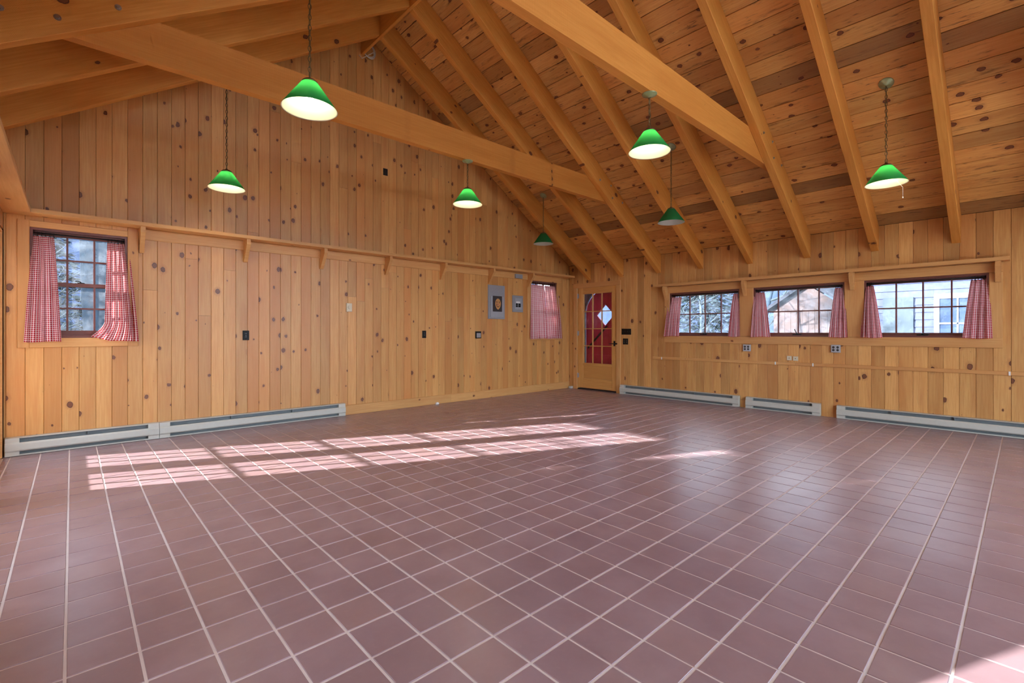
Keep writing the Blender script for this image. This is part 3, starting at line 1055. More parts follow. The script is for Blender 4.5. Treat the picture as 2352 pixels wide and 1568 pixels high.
sl = tag(empty('wall_shelf', (XL, -2.4, 2.29)), 'pine shelf on the left wall meeting the gable wall shelf at the corner', 'shelf')
rel(board('shelf_board', sl, 'clear', 4.2, 0.19, 0.04, frame((0,-1,0), (-1,0,0), (0,0,-1), (XL + 0.096, -0.2025, 2.292)), ch=0.003), sl)
for y in (-1.83, -3.0, -4.2):
    g = G()
    g.prism([(0, 2.291), (0, 2.15), (0.026, 2.15), (0.12, 2.25), (0.12, 2.291)], y - 0.02, y + 0.02, lambda p, q, t: (XL + 0.001 + p, t, q))
    rel(g.obj('bracket', 'clear', sl), sl)
s2 = tag(empty('wall_shelf', (0, -4.25, 1.965)), 'short pine shelf on four brackets above the three right wall windows', 'shelf')
rel(board('shelf_board', s2, 'clear', 4.32, 0.135, 0.042, frame((0,-1,0), (-1,0,0), (0,0,-1), (-0.0685, -2.09, 1.965)), ch=0.003), s2)
for y in (-2.245, -3.575, -4.955, -6.318):
    rel(bracket(s2, 'B', y, 1.964, 1.735, 0.105, 0.046), s2)

# ------------------------------------------------------------------ baseboard heaters
def heater(label, wall, a0, a1, group):
    """local x along the wall, y = -0.07 room side, origin at the left end on the floor"""
    L = abs(a1 - a0)
    if wall == 'A': root = empty('baseboard_heater', (a0, -0.019 if False else 0, 0))
    else: root = empty('baseboard_heater', (0, a1, 0), -math.pi/2)
    tag(root, label, 'heater', group)
    H = 0.178
    G().box(0.0, L, -0.010, -0.002, 0.006, H).obj('back_panel', 'heater_dark', root)  # coloured dark so the open slots look shaded
    # front cover: shaped profile
    cap = 0.095
    prof = [(-0.062, 0.046), (-0.072, 0.058), (-0.072, 0.112), (-0.060, 0.128), (-0.056, 0.126), (-0.068, 0.110), (-0.068, 0.060), (-0.058, 0.046)]
    G().prism(prof, cap, L - cap, lambda p, q, t: (t, p, q)).obj('front_cover', 'heater', root)
    # hood
    hood = [(-0.010, H), (-0.052, H - 0.006), (-0.052, H - 0.012), (-0.010, H - 0.004)]
    G().prism(hood, 0.0, L, lambda p, q, t: (t, p, q)).obj('hood', 'heater', root)
    # base lip
    lip = [(-0.010, 0.004), (-0.062, 0.004), (-0.064, 0.018), (-0.060, 0.018), (-0.058, 0.009), (-0.010, 0.009)]
    G().prism(lip, 0.0, L, lambda p, q, t: (t, p, q)).obj('base_lip', 'heater', root)
    G().box(cap, L - cap, -0.050, -0.012, 0.05, 0.125).obj('heating_element', 'heater_dark', root)
    endp = [(-0.010, 0.004), (-0.064, 0.004), (-0.064, 0.040), (-0.074, 0.056), (-0.074, 0.114), (-0.060, 0.132), (-0.060, H - 0.006), (-0.010, H + 0.001)]
    for x0, x1 in ((0.0, cap), (L - cap, L)):
        G().prism(endp, x0, x1, lambda p, q, t: (t, p, q)).obj('end_cap', 'heater', root)
    n = int(L / 0.55)
    for k in range(1, n):
        x = L * k / n
        G().box(x - 0.004, x + 0.004, -0.045, -0.012, 0.130, H - 0.012).obj('damper_clip', 'heater_dark', root)
    return root
heater('off-white baseboard heater under the curtained window, reaching the left corner', 'A', -8.145, -6.982, 'baseboard heaters')
heater('long off-white baseboard heater along the gable wall, ending at the pine skirting', 'A', -6.978, -4.876, 'baseboard heaters')
heater('off-white baseboard heater beside the half-glazed door', 'B', -3.49, -1.30, 'baseboard heaters')
heater('shortest off-white baseboard heater, between two longer ones under the windows', 'B', -4.588, -3.595, 'baseboard heaters')
heater('longest off-white baseboard heater on the right wall, running on past the window casing', 'B', -8.9, -4.783, 'baseboard heaters')

# ------------------------------------------------------------------ curtain rods and curtains
def rod(label, loc, rz, w, z, n_rings):
    root = tag(empty('curtain_rod', loc, rz), label, 'curtain rod', 'black curtain rods')
    G().tube([(-w/2 + 0.002, 0.022, z), (w/2 - 0.002, 0.022, z)], 0.007, 10).obj('pole', 'iron', root)
    for s in (-1, 1):
        g = G(); g.disc((s * (w/2 - (0.012 if s > 0 else 0.002)), 0.022, z), 0.016, 'x', 14, 0.010)
        g.obj('bracket', 'iron', root)
    for x in n_rings:
        g = G()
        pts = [(x, 0.022 + 0.015 * math.cos(a), z - 0.005 + 0.017 * math.sin(a)) for a in [2 * math.pi * k / 14 for k in range(15)]]
        g.tube(pts, 0.0022, 5)
        g.box(x - 0.005, x + 0.005, 0.0205, 0.0235, z - 0.036, z - 0.021)
        g.obj('ring', 'iron', root)
    return root

def curtain(label, loc, rz, tl, tr, bl, br, zt, zb, folds, seed, group, kick=None, nu=64, nv=28, cloth=None):
    """tl..tr span of the top edge, bl..br of the hem (local x); zt/zb relative to loc"""
    rnd = random.Random(seed)
    ph = [rnd.uniform(0, 6.28) for _ in range(4)]
    root_w = cloth or (br - bl) * 1.75
    H = zt - zb
    g = G(); uv = []
    for j in range(nv + 1):
        v = j / nv
        for i in range(nu + 1):
            s = i / nu
            # bunching
            e = s + 0.020 * math.sin(2 * math.pi * s * folds * 0.5 + ph[0]) * (1 - 0.5 * v)
            f1 = v ** 0.85
            x0 = tl + (bl - tl) * f1
            x1 = tr + (br - tr) * f1
            if kick:                    # a hem corner swept sideways
                side, amount, z_k = kick
                q = max(0.0, (v - z_k) / (1 - z_k)) ** 1.6
                if side < 0: x0 += amount * q
                else: x1 += amount * q
            x = x0 + (x1 - x0) * e
            amp = 0.010 + 0.016 * min(1, v * 1.4)
            amp *= 0.8 + 0.4 * math.sin(3.1 * s + ph[1])
            y = 0.016 - 0.085 * (v ** 0.8) + amp * math.sin(2 * math.pi * folds * s + ph[2] + 0.6 * math.sin(2.3 * v + ph[3])) \
                + 0.005 * math.sin(2 * math.pi * folds * 2.3 * s + ph[3]) * (0.4 + v)
            if v < 0.25: y += 0.004 * math.sin(2 * math.pi * folds * 2.0 * s)
            z = zt - H * v + 0.004 * math.sin(6 * s + ph[1]) * v
            if kick and kick[0] < 0: z += 0.055 * max(0.0, (v - kick[2]) / (1 - kick[2])) * max(0.0, 1 - s * 2.6)
            g.v.append((x, y, z))
            uv.append((s * root_w, v * H))
    for j in range(nv):
        for i in range(nu):
            a = j * (nu + 1) + i
            g.face([a, a + nu + 1, a + nu + 2, a + 1], 0, True)
    g.uv = uv
    o = g.obj('curtain', 'gingham', None, Matrix.Translation(loc) @ Matrix.Rotation(rz, 4, 'Z'))
    tag(o, label, 'curtain', group)
    return o

GA = 'red gingham curtains'
ax = (A1[0] + A1[1]) / 2
L0 = (ax, 0, A1[2])
def ringset(*spans):
    r = []
    for a, b, n in spans: r += [a + (b - a) * k / (n - 1) for k in range(n)]
    return r
rod('black curtain rod with rings over the window by the left corner', L0, 0, aw, 1.025, ringset((-0.345, -0.20, 6), (0.21, 0.345, 6)))
curtain('red gingham curtain panel nearest the left corner of the room', L0, 0, -7.967 - ax, -7.812 - ax, -8.025 - ax, -7.758 - ax, 0.995, -0.036, 5, 3, GA, cloth=0.31)
curtain('red gingham curtain with its hem corner swept out over the sill', L0, 0, -7.410 - ax, -7.246 - ax, -7.440 - ax, -7.160 - ax, 0.995, -0.036, 5, 5, GA, kick=(-1, -0.10, 0.80), cloth=0.31)
ax2 = (A2[0] + A2[1]) / 2
L1 = (ax2, 0, A2[2])
rod('black curtain rod over the closed gingham curtains near the electrical panels', L1, 0, aw2, 1.025, ringset((-0.34, -0.02, 6), (0.03, 0.345, 6)))
curtain('closed red gingham curtain half beside the small electrical panel', L1, 0, -1.132 - ax2, -0.76 - ax2, -1.232 - ax2, -0.755 - ax2, 0.99, -0.07, 6, 11, GA, cloth=0.52)
curtain('closed red gingham curtain half nearest the half-glazed door', L1, 0, -0.748 - ax2, -0.382 - ax2, -0.744 - ax2, -0.330 - ax2, 0.99, -0.07, 6, 12, GA, cloth=0.52)
rod_l = ['black curtain rod over the right wall window nearest the door', 'black curtain rod over the middle right wall window', 'black curtain rod over the right wall window facing the house']
cur_d = ['red gingham curtain at the door end of the row of three windows', 'red gingham curtain on the door side of the middle right wall window', 'red gingham curtain on the door side of the window facing the house']
cur_f = ['narrow red gingham curtain away from the door on the window nearest it', 'red gingham curtain away from the door on the middle right wall window', 'wide red gingham curtain at the row end farthest from the door']
spec = [
    ((-2.283, -2.518, -2.227, -2.512), (-3.383, -3.477, -3.328, -3.515)),
    ((-3.692, -3.842, -3.664, -3.955), (-4.745, -4.855, -4.687, -4.912)),
    ((-5.078, -5.176, -5.046, -5.280), (-6.093, -6.244, -6.024, -6.275))]
for k, w in enumerate(BW):
    cyy = (w[0] + w[1]) / 2
    loc = (0, cyy, w[2])
    l, r = spec[k]
    f = lambda q: cyy - q          # wall y -> local x
    rod(rod_l[k], loc, -math.pi/2, w[1] - w[0], 0.70,
        ringset((f(l[0]) + 0.01, f(l[1]) - 0.01, 6), (f(r[0]) + 0.01, f(r[1]) - 0.01, 6)))
    curtain(cur_d[k], loc, -math.pi/2, f(l[0]), f(l[1]), f(l[2]), f(l[3]), 0.672, -0.006, 4, 20 + k, GA, cloth=0.31)
    curtain(cur_f[k], loc, -math.pi/2, f(r[0]), f(r[1]), f(r[2]), f(r[3]), 0.672, -0.006, 4, 30 + k, GA, cloth=0.31)

# ------------------------------------------------------------------ pendant lamps
def pendant(label, x, y, z_rim, z_top, on, tilt, pull=False):
    root = tag(empty('pendant_lamp', (x, y, z_rim)), label, 'lamp', 'green cone pendant lamps')
    R = 0.176
    prof = [(0.044, 0.182), (0.056, 0.172), (R - 0.003, 0.006), (R, 0.0), (R - 0.004, 0.0015), (R - 0.008, 0.006), (0.052, 0.168), (0.042, 0.177), (0.044, 0.182)]
    g = G(); g.lathe(prof, 48, mi=[0, 0, 0, 1, 1, 1, 1, 1])
    g.obj('lamp_shade', ['shade_green', 'shade_white'], root)
    g = G(); g.lathe([(0.0, 0.214), (0.012, 0.212), (0.016, 0.203), (0.038, 0.196), (0.052, 0.183), (0.050, 0.178), (0.0, 0.178)], 28)
    g.obj('shade_cap', 'brass', root)
    g = G(); g.lathe([(0.0, 0.177), (0.018, 0.177), (0.020, 0.146), (0.0, 0.146)], 20)
    g.obj('socket', 'brass', root)
    g = G(); g.lathe([(0.0, 0.145), (0.013, 0.143), (0.020, 0.127), (0.030, 0.109), (0.031, 0.095), (0.024, 0.079), (0.0, 0.071)], 24)
    g.obj('bulb', 'bulb' if on else 'bulb_off', root)
    # chain of real links
    H = z_top - z_rim - 0.012
    ln = 0.042
    n = max(3, int((H - 0.214) / (ln * 0.82)))
    step = (H - 0.214) / n
    ga = G()
    for k in range(n):
        zc = 0.214 + step * (k + 0.5)
        hh = step * 0.5 + 0.003
        pts = []
        for q in range(11):
            a = 2 * math.pi * q / 10
            u = 0.010 * math.cos(a)
            wz = hh * math.sin(a)
            pts.append((u, 0, zc + wz) if k % 2 else (0, u, zc + wz))
        ga.tube(pts, 0.0027, 5, caps=False)
    ga.obj('chain', 'brass', root)
    G().tube([(0.004 * math.sin(k), 0.004 * math.cos(k * 1.3), 0.21 + (H - 0.21) * k / 20) for k in range(21)], 0.0022, 6).obj('cord', 'brass', root)
    # canopy plate, laid against what it is fixed to
    g = G(); g.lathe([(0.0, -0.030), (0.014, -0.028), (0.020, -0.022), (0.036, -0.018), (0.040, -0.012), (0.060, -0.008), (0.064, -0.001), (0.064, 0.0), (0.0, 0.0)], 32)
    g.obj('canopy', 'canopy', root, Matrix.Translation((0, 0, z_top - z_rim - 0.001)) @ Matrix.Rotation(tilt, 4, 'Y'))
    if pull:
        g = G(); g.tube([(0.02, -0.02, 0.13), (0.10, -0.09, 0.005), (0.122, -0.113, -0.03), (0.122, -0.113, -0.125)], 0.0013, 5)
        g.lathe([(0.0, 0.0), (0.004, -0.002), (0.005, -0.012), (0.0, -0.018)], 10, (0.122, -0.113, -0.125))
        g.obj('pull_cord', 'white', root)
    return root
t_r, t_l = math.atan(SL), -math.atan(SL)
pendant('lit green cone pendant lamp closest to the gable wall above its shelf', -6.47, -0.72, 2.703, roof_z(-6.47), True, t_l)
pendant('lit green cone pendant lamp on the longest chain, in front of a tie beam', -6.517, -3.27, 2.66, roof_z(-6.517), True, t_l)
pendant('lit green cone pendant lamp hanging from the tie beam nearer the gable wall', -4.216, -1.998, 2.693, 3.215, True, 0)
pendant('lit green cone pendant lamp hanging from the second tie beam out from the gable', -4.045, -4.332, 2.715, 3.215, True, 0)
pendant('lit green cone pendant lamp with a short white pull cord', -1.708, -5.58, 2.651, roof_z(-1.708), True, t_r, True)
pendant('unlit dark green cone pendant lamp between rafters above the right wall windows', -1.737, -3.27, 2.652, roof_z(-1.737), False, t_r)
pendant('unlit dark green cone pendant lamp in the corner near the curtained window and door', -1.583, -0.75, 2.727, roof_z(-1.583), False, t_r)

# ------------------------------------------------------------------ electrical things
def wall_root(name, label, cat, wall, a, z, group=None):
    if wall == 'A': o = empty(name, (a, -0.0, z))
    else: o = empty(name, (0, a, z), -math.pi/2)
    return tag(o, label, cat, group)
def outlet(label, wall, a, z, w, h, plate, gang=1, kind='outlet', slotmat='black', group='wall outlets', name='wall_outlet', cat='outlet', depth=0.008):
    r = wall_root(name, label, cat, wall, a, z, group)
    G().cbox(-w/2, w/2, -0.002 - depth, -0.002, -h/2, h/2, 0.003).obj('cover_plate', plate, r)
    yf = -0.002 - depth
    if kind == 'outlet':
        for gx in range(gang):
            x = (gx - (gang - 1) / 2) * (w / gang) * 0.92
            for s in (-1, 1):
                g = G(); g.disc((x, yf - 0.0025, s * 0.0205 * h / 0.115), 0.0155, 'y', 14, 0.003)
                ob = g.obj('receptacle', slotmat, r)
                g2 = G()
                for q in (-0.006, 0.006): g2.box(x + q - 0.0012, x + q + 0.0012, yf - 0.0032, yf - 0.0026, s * 0.0205 * h / 0.115 - 0.002, s * 0.0205 * h / 0.115 + 0.006)
                g2.obj('slot', 'steel' if slotmat == 'black' else 'black', ob)
            g = G(); g.disc((x, yf - 0.0015, 0), 0.003, 'y', 8, 0.002); g.obj('screw', 'zinc', r)
    elif kind == 'switch':
        for gx in range(gang):
            x = (gx - (gang - 1) / 2) * (w / gang) * 0.95
            G().box(x - 0.005, x + 0.005, yf - 0.012, yf, -0.004, 0.012).obj('toggle', slotmat, r)
            for s in (-1, 1):
                g = G(); g.disc((x, yf - 0.001, s * 0.033), 0.0025, 'y', 8, 0.0015); g.obj('screw', slotmat, r)
    elif kind == 'dial':
        g = G(); g.disc((0.004, yf - 0.014, 0.004), 0.026, 'y', 24, 0.014); g.obj('dial', plate, r)
    elif kind == 'jack':
        G().box(-0.006, 0.006, yf - 0.001, yf, -0.005, 0.005).obj('port', 'hair', r)
    return r
outlet('dark brown outlet on the gable wall above the long baseboard heater', 'A', -6.113, 1.131, 0.072, 0.118, 'black')
outlet('narrow black outlet on the gable wall, the middle one of three in a row', 'A', -3.557, 1.136, 0.072, 0.118, 'black')
r = outlet('black-rimmed outlet with a bright metal insert on the gable wall', 'A', -2.46, 1.125, 0.120, 0.122, 'black', 2, depth=0.022)
G().cbox(-0.045, 0.046, -0.028, -0.024, -0.048, 0.03, 0.001).obj('metal_insert', 'zinc', r)
outlet('blank black cover plate high on the gable wall', 'A', -4.234, 3.572, 0.072, 0.102, 'black', 1, 'blank', group=None, name='blank_plate', cat='cover plate')
outlet('beige thermostat with a round dial on the gable wall', 'A', -4.805, 1.52, 0.078, 0.118, 'beige', 1, 'dial', group=None, name='thermostat', cat='thermostat', depth=0.03)
outlet('black four-gang switch plate beside the half-glazed door', 'B', -1.408, 1.18, 0.208, 0.112, 'black', 4, 'switch', group=None, name='switch_plate', cat='light switch')
outlet('black four-socket outlet below the switch plate by the door', 'B', -1.39, 0.995, 0.112, 0.114, 'black', 2)
outlet('grey steel four-socket outlet below the sill, nearer the door', 'B', -3.597, 0.928, 0.108, 0.104, 'steel', 2, depth=0.03)
outlet('grey steel four-socket outlet below the sill, farther from the door', 'B', -4.764, 0.945, 0.108, 0.106, 'steel', 2, depth=0.03)
outlet('small beige jack plate above the batten, on the door side of its twin', 'B', -4.188, 0.793, 0.062, 0.062, 'beige', 1, 'jack', group='beige jack plates', name='phone_jack', cat='jack', depth=0.018)
outlet('small beige jack plate above the batten, away from the door beside its twin', 'B', -4.270, 0.789, 0.062, 0.062, 'beige', 1, 'jack', group='beige jack plates', name='phone_jack', cat='jack', depth=0.018)

# big grey electrical panel, with a picture of a laughing face stuck on its door
p = wall_root('electrical_panel', 'large grey electrical panel with a face picture stuck on its cover', 'electrical panel', 'A', -2.037, 1.715)
G().cbox(-0.198, 0.198, -0.022, -0.001, -0.305, 0.305, 0.006).obj('panel_cover', 'greybox', p)
pdoor = G().cbox(-0.150, 0.158, -0.032, -0.023, -0.275, 0.10, 0.004).obj('panel_door', 'greylight', p)
G().box(0.04, 0.115, -0.034, -0.032, -0.262, -0.19).obj('latch_plate', 'steel', pdoor)
q = wall_root('picture', 'dark picture of a tan laughing face on the large electrical panel', 'picture', 'A', -2.034, 1.683)
G().box(-0.110, 0.110, -0.0365, -0.0335, -0.141, 0.141).obj('print', 'print', q)
g = G()
poly = []
for k in range(28):
    a = 2 * math.pi * k / 28
    wx = 0.066 * (1.0 if math.sin(a) > 0 else 1.0 - 0.30 * (-math.sin(a)) ** 2)
    poly.append((0.012 + wx * math.cos(a), 0.0 + (0.096 if math.sin(a) > 0 else 0.103) * math.sin(a)))
g.prism(poly, -0.0385, -0.0365, lambda a, b, t: (a, t, b)); g.obj('face', 'face', q)
g = G()
for s in (-1, 1):
    g.prism([(0.012 + s * 0.010, 0.030), (0.012 + s * 0.045, 0.034), (0.012 + s * 0.050, 0.044), (0.012 + s * 0.014, 0.040)], -0.040, -0.0385, lambda a, b, t: (a, t, b))
    g.disc((0.012 + s * 0.030, -0.0395, 0.018), 0.009, 'y', 10, 0.001)
g.prism([(-0.032, -0.012), (-0.018, -0.052), (0.010, -0.062), (0.040, -0.050), (0.052, -0.014), (0.034, -0.040), (0.010, -0.050), (-0.014, -0.040)], -0.040, -0.0385, lambda a, b, t: (a, t, b))
g.prism([(-0.030, 0.000), (-0.020, -0.030), (-0.008, -0.034), (-0.016, -0.004)], -0.040, -0.0385, lambda a, b, t: (a, t, b))
g.obj('features', 'hair', q)
g = G(); g.disc((0.010, -0.0405, -0.012), 0.016, 'y', 12, 0.002); g.obj('nose', 'pink', q)

p = wall_root('breaker_panel', 'small grey breaker panel with black breakers beside the curtained window', 'electrical panel', 'A', -1.506, 1.705)
G().cbox(-0.136, 0.136, -0.022, -0.001, -0.155, 0.155, 0.006).obj('panel_cover', 'greybox', p)
G().cbox(-0.090, 0.088, -0.032, -0.023, -0.110, 0.105, 0.004).obj('panel_door', 'greylight', p)
G().box(-0.058, 0.040, -0.034, -0.0325, 0.010, 0.045).obj('label_strip', 'white', p)
for s in (-1, 1):
    for k in range(2):
        G().box(-0.009 + s * 0.034 - 0.024, -0.009 + s * 0.034 + 0.024, -0.040, -0.0325, -0.062 + k * 0.036, -0.030 + k * 0.036).obj('breaker', 'black', p)
p = wall_root('junction_box', 'small grey junction box tucked under the gable wall shelf', 'junction box', 'A', -1.507, 2.222)
G().cbox(-0.088, 0.088, -0.060, -0.020, -0.040, 0.040, 0.003).obj('box_body', 'greybox', p)
g = G(); g.disc((0.06, -0.061, 0.0), 0.004, 'y', 8, 0.001); g.obj('screw', 'zinc', p)

# cable coil at the peak
g = G()
pts = []
for k in range(90):
    a = 2 * math.pi * k / 22
    rr = 0.085 + 0.022 * math.sin(k * 0.31)
    pts.append((rr * math.cos(a), -0.02 - 0.02 * (k / 90) + 0.008 * math.sin(k * 0.9), -0.02 + rr * math.sin(a) * 1.05))
pts.append((-0.10, -0.03, -0.16)); pts.append((-0.14, -0.02, -0.12))
g.tube(pts, 0.0055, 6)
o = g.obj('cable_coil', 'cable', None, Matrix.Translation((-4.52, -0.005, 5.27)))
tag(o, 'coil of pale cable hung at the ridge end on the gable wall', 'cable')

# scrap at the skirting
g = G(); g.prism([(0, 0), (0.05, 0.0), (0.06, 0.018), (0.03, 0.035), (0.004, 0.022)], -0.05, -0.02, lambda a, b, t: (a, t, b))
o = g.obj('paper_scrap', 'white', None, Matrix.Translation((-3.36, 0.0, 0.001)))
tag(o, 'crumpled white scrap lying at the foot of the pine skirting', 'scrap')
g = G(); g.cbox(-0.04, 0.04, -0.05, 0.0, 0.0, 0.045, 0.004)
o = g.obj('floor_block', 'concrete', None, Matrix.Translation((-0.045, -0.06, 0.001)))
tag(o, 'small grey block on the floor in the corner beside the door casing', 'block')

# ------------------------------------------------------------------ outdoors
g = G(); g.box(-60, 60, -60, 60, -0.35, -0.16)
struct(g.obj('ground', 'ground'))
g = G(); g.box(-9.5, 1.5, -17.0, YF - 0.17, -0.20, -0.06); struct(g.obj('bounce_apron_rear', 'concrete'))  # unseen pale slab added to bounce daylight up through the rear doorway
g = G(); g.box(-12.5, XL - 0.17, -9.0, 0.3, -0.20, -0.06); struct(g.obj('bounce_apron_left', 'concrete'))  # unseen pale slab added to bounce daylight in by the left doors
# wooded hillside that closes the view on the two window sides
rnd = random.Random(99)
g = G()
def hill(pts, h0):
    n = len(pts); b = len(g.v); m = 9
    for i, (x, y, ox, oy) in enumerate(pts):
        for k in range(m + 1):
            t = k / m
            g.v.append((x + ox * t + rnd.uniform(-.5, .5), y + oy * t + rnd.uniform(-.5, .5), -0.3 + h0 * t ** 0.85 * (0.8 + 0.4 * rnd.random())))
    for i in range(n - 1):
        for k in range(m):
            a = b + i * (m + 1) + k
            g.face([a, a + m + 1, a + m + 2, a + 1], 0, True)
hill([(22, -45 + 2.5 * k, 16, 0) for k in range(30)], 13)
hill([(-40 + 2.5 * k, 20, 0, 16) for k in range(28)], 13)
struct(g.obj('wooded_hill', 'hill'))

def tube_tree(label, loc, h, r, seed, mats=('bark', 'twig'), depth=4, lean=(0, 0), group=None, spread=0.55, first=0.3):
    rnd = random.Random(seed)
    root = tag(empty('tree', loc), label, 'tree', group)
    gt, gb = G(), G()
    pts, rs = [], []
    p = Vector((0, 0, 0)); d = Vector((lean[0], lean[1], 1)).normalized()
    n = 12
    for k in range(n + 1):
        pts.append(tuple(p)); rs.append(r * (1 - 0.8 * k / n) * (1.25 if k == 0 else 1))
        d = (d + Vector((rnd.uniform(-.07, .07), rnd.uniform(-.07, .07), 0))).normalized()
        p = p + d * (h / n)
    gt.tube(pts, rs, 14)
    gt.obj('trunk', mats[0], root)
    def branch(p, d, L, rad, lev):
        q = [p]; rr = [rad]
        for k in range(4):
            d = (d + Vector((rnd.uniform(-.22, .22), rnd.uniform(-.22, .22), rnd.uniform(-.1, .16)))).normalized()
            q.append(q[-1] + d * L / 4); rr.append(rad * (1 - 0.2 * (k + 1)))
        gb.tube([tuple(x) for x in q], rr, 5, caps=False)
        if lev > 0:
            for k in range(rnd.choice([2, 3, 3])):
                b = q[rnd.randint(1, 4)]
                nd = (d + Vector((rnd.uniform(-1, 1), rnd.uniform(-1, 1), rnd.uniform(-.5, .8))) * spread * 1.3).normalized()
                branch(b, nd, L * rnd.uniform(.5, .75), rad * 0.5, lev - 1)
    for k in range(2, n + 1):
        if k / n < first: continue
        for _ in range(3):
            a = rnd.uniform(0, 6.28)
            dd = Vector((math.cos(a), math.sin(a), rnd.uniform(.1, .7))).normalized()
            branch(Vector(pts[k]), dd, h * rnd.uniform(.12, .24) * (1.2 - 0.6 * k / n), rs[k] * 0.42 + 0.006, depth - 2)
    gb.obj('branches', mats[1], root)
    return root
def conifer(label, loc, h, r, seed, group=None):
    rnd = random.Random(seed)
    root = tag(empty('evergreen_tree', loc), label, 'tree', group)
    G().tube([(0, 0, 0), (0, 0, h * 0.5), (0, 0, h)], [0.16, 0.10, 0.02], 10).obj('trunk', 'bark', root)
    g = G()
    for k in range(7000):
        t = rnd.random() ** 0.8
        z = 0.4 + (h - 0.4) * t
        rr = r * (1 - t) * (rnd.random() ** 0.5) + 0.05
        a = rnd.uniform(0, 6.28)
        c = Vector((rr * math.cos(a), rr * math.sin(a), z - 0.25 * rr))
        d = Vector((math.cos(a), math.sin(a), rnd.uniform(-.5, .1))).normalized()
        s = d.cross(Vector((rnd.uniform(-.5, .5), rnd.uniform(-.5, .5), 1))).normalized()
        L, w = rnd.uniform(.2, .4), rnd.uniform(.05, .11)
        b = len(g.v)
        g.v += [tuple(c - d * L * .5), tuple(c + s * w), tuple(c + d * L * .5), tuple(c - s * w)]
        g.face([b, b + 1, b + 2, b + 3])
    g.obj('foliage', 'needle', root)
    return root
def brush(label, loc, w, h, n, seed, group=None):
    rnd = random.Random(seed)
    root = tag(empty('shrub', loc), label, 'shrub', group)
    g = G()
    for k in range(n):
        x = rnd.uniform(-w, w); y = rnd.uniform(-w * .4, w * .4)
        p = Vector((x, y, 0)); d = Vector((rnd.uniform(-.35, .35), rnd.uniform(-.35, .35), 1)).normalized()
        q = [tuple(p)]
        for s in range(5):
            d = (d + Vector((rnd.uniform(-.3, .3), rnd.uniform(-.3, .3), rnd.uniform(-.12, .1)))).normalized()
            p = p + d * h / 5 * rnd.uniform(.7, 1.2); q.append(tuple(p))
        g.tube(q, [0.010, 0.008, 0.007, 0.005, 0.004, 0.002], 4, caps=False)
    g.obj('stems', 'twig', root)
    return root
TG = 'woods beyond the gable wall'
tube_tree('thick grey tree trunk close outside the window by the left corner', (-7.22, 3.4, -0.16), 11, 0.33, 41, ('bark', 'twig'), 3, group=TG)
tube_tree('slim pale tree standing behind the thick trunk outside the gable', (-8.35, 7.3, -0.16), 4.6, 0.08, 42, ('bark2', 'twig'), 4, (0.03, 0), TG)
tube_tree('forked pale sapling outside the window by the left corner', (-7.72, 5.2, -0.16), 4.0, 0.06, 43, ('bark2', 'twig'), 4, (-0.05, 0), TG, first=0.15)
brush('tangle of dry twigs outside the window by the left corner', (-7.3, 8.5, -0.16), 1.6, 2.4, 240, 44, TG)
conifer('dark evergreen among the bare trees beyond the gable wall', (-8.9, 12.9, -0.16), 9, 2.1, 45, TG)
conifer('broad evergreen beyond the gable wall, beside the tangle of dry twigs', (-4.0, 12.4, -0.16), 8, 2.2, 46, TG)
tube_tree('bare tree outside the curtained window near the door', (0.6, 5.0, -0.16), 8, 0.14, 47, group=TG)
RG = 'trees beyond the right wall'
tube_tree('bare tangled tree seen through the window nearest the door', (5.2, 0.9, -0.16), 5.5, 0.09, 51, ('bark2', 'twig'), 4, group=RG, first=0.1)
tube_tree('bare tree behind the cedar shed, seen through the middle window', (13.4, 1.0, -0.16), 8, 0.12, 52, ('bark', 'twig'), 4, group=RG, first=0.1)
tube_tree('slender bare tree beside the cedar shed', (4.6, -0.75, -0.16), 4.2, 0.05, 53, ('bark2', 'twig'), 4, group=RG, first=0.1)
conifer('evergreen far behind the cedar shed', (16.0, 4.5, -0.16), 7, 2.6, 54, RG)
conifer('evergreen shading the glazed doors on the left', (-16.6, 0.75, -0.16), 6.4, 2.5, 55)
conifer('added evergreen out of view past the gable corner, shading the thick trunk', (-12.6, 6.0, -0.16), 7.0, 1.9, 57)  # added unseen tree that keeps the sun off the thick trunk
conifer('broad evergreen added out of view by the left doors, cutting sky light', (-12.9, -6.2, -0.16), 6.0, 2.2, 56)  # added unseen tree that holds sky light off the gable wall's left end

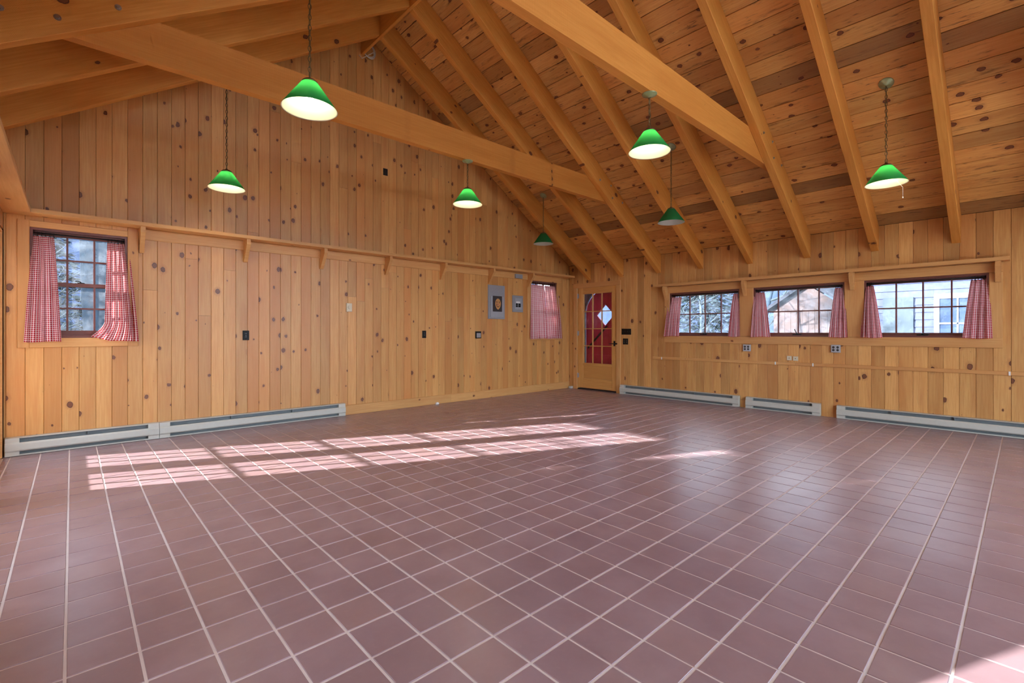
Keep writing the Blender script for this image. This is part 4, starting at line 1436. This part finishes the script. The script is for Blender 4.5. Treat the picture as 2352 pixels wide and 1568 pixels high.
# neighbouring house: clapboard front, white window, shutters
H0 = (7.6, -7.0, -0.16)
h = tag(empty('neighbour_house', H0), 'blue grey clapboard house with a white window, seen through the right windows', 'house')
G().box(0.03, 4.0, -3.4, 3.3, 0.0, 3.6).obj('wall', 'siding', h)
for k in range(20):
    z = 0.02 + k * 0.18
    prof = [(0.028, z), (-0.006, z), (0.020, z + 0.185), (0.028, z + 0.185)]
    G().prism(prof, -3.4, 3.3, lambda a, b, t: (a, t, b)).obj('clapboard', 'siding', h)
rf = G()
rf.prism([(-0.4, 3.5), (2.0, 5.2), (4.4, 3.5), (4.4, 3.6), (2.0, 5.35), (-0.4, 3.6)], -3.7, 3.6, lambda a, b, t: (a, t, b))
rf.obj('roof', 'shingle', h)
for wy in (1.55, -1.3):
    w = G()
    for y0, y1, z0, z1 in ((wy - 0.42, wy - 0.32, 0.85, 2.25), (wy + 0.32, wy + 0.42, 0.85, 2.25), (wy - 0.32, wy + 0.32, 2.13, 2.25), (wy - 0.32, wy + 0.32, 0.85, 0.95), (wy - 0.015, wy + 0.015, 0.95, 2.13), (wy - 0.32, wy + 0.32, 1.52, 1.56)):
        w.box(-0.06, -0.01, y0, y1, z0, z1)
    ww = w.obj('window', 'white_paint', h)
    for y0, y1 in ((wy - 0.32, wy - 0.015), (wy + 0.015, wy + 0.32)):
        for z0, z1 in ((0.95, 1.52), (1.56, 2.13)):
            G().box(-0.03, -0.025, y0, y1, z0, z1).obj('pane', 'dim_glass', ww)
G().box(-0.06, -0.01, 2.35, 2.95, 0.1, 2.2).obj('door', 'teal', h)
G().tube([(-0.05, 0.75, 0.0), (-0.05, 0.75, 3.5)], 0.04, 10).obj('downpipe', 'shed', h)
# cedar shed
S0 = (8.2, -2.2, -0.16)
s = tag(empty('garden_shed', S0), 'small weathered cedar shed with vertical boards seen through the middle window', 'shed')
G().box(0.03, 2.2, -0.95, 0.95, 0.0, 2.0).obj('wall', 'shed', s)
for k in range(12):
    y0 = -0.95 + 1.9 * k / 12
    G().box(0.0, 0.028, y0 + 0.003, y0 + 1.9 / 12 - 0.003, 0.0, 2.0).obj('board', 'shed', s)
g = G(); g.prism([(-1.15, 1.95), (0, 2.75), (1.15, 1.95), (1.15, 2.05), (0, 2.87), (-1.15, 2.05)], -0.2, 2.4, lambda a, b, t: (t, a, b))
g.obj('roof', 'shingle', s)
g = G(); g.prism([(-0.95, 2.0), (0.95, 2.0), (0, 2.70)], 0.0, 0.03, lambda a, b, t: (t, a, b))
g.obj('gable', 'shed', s)
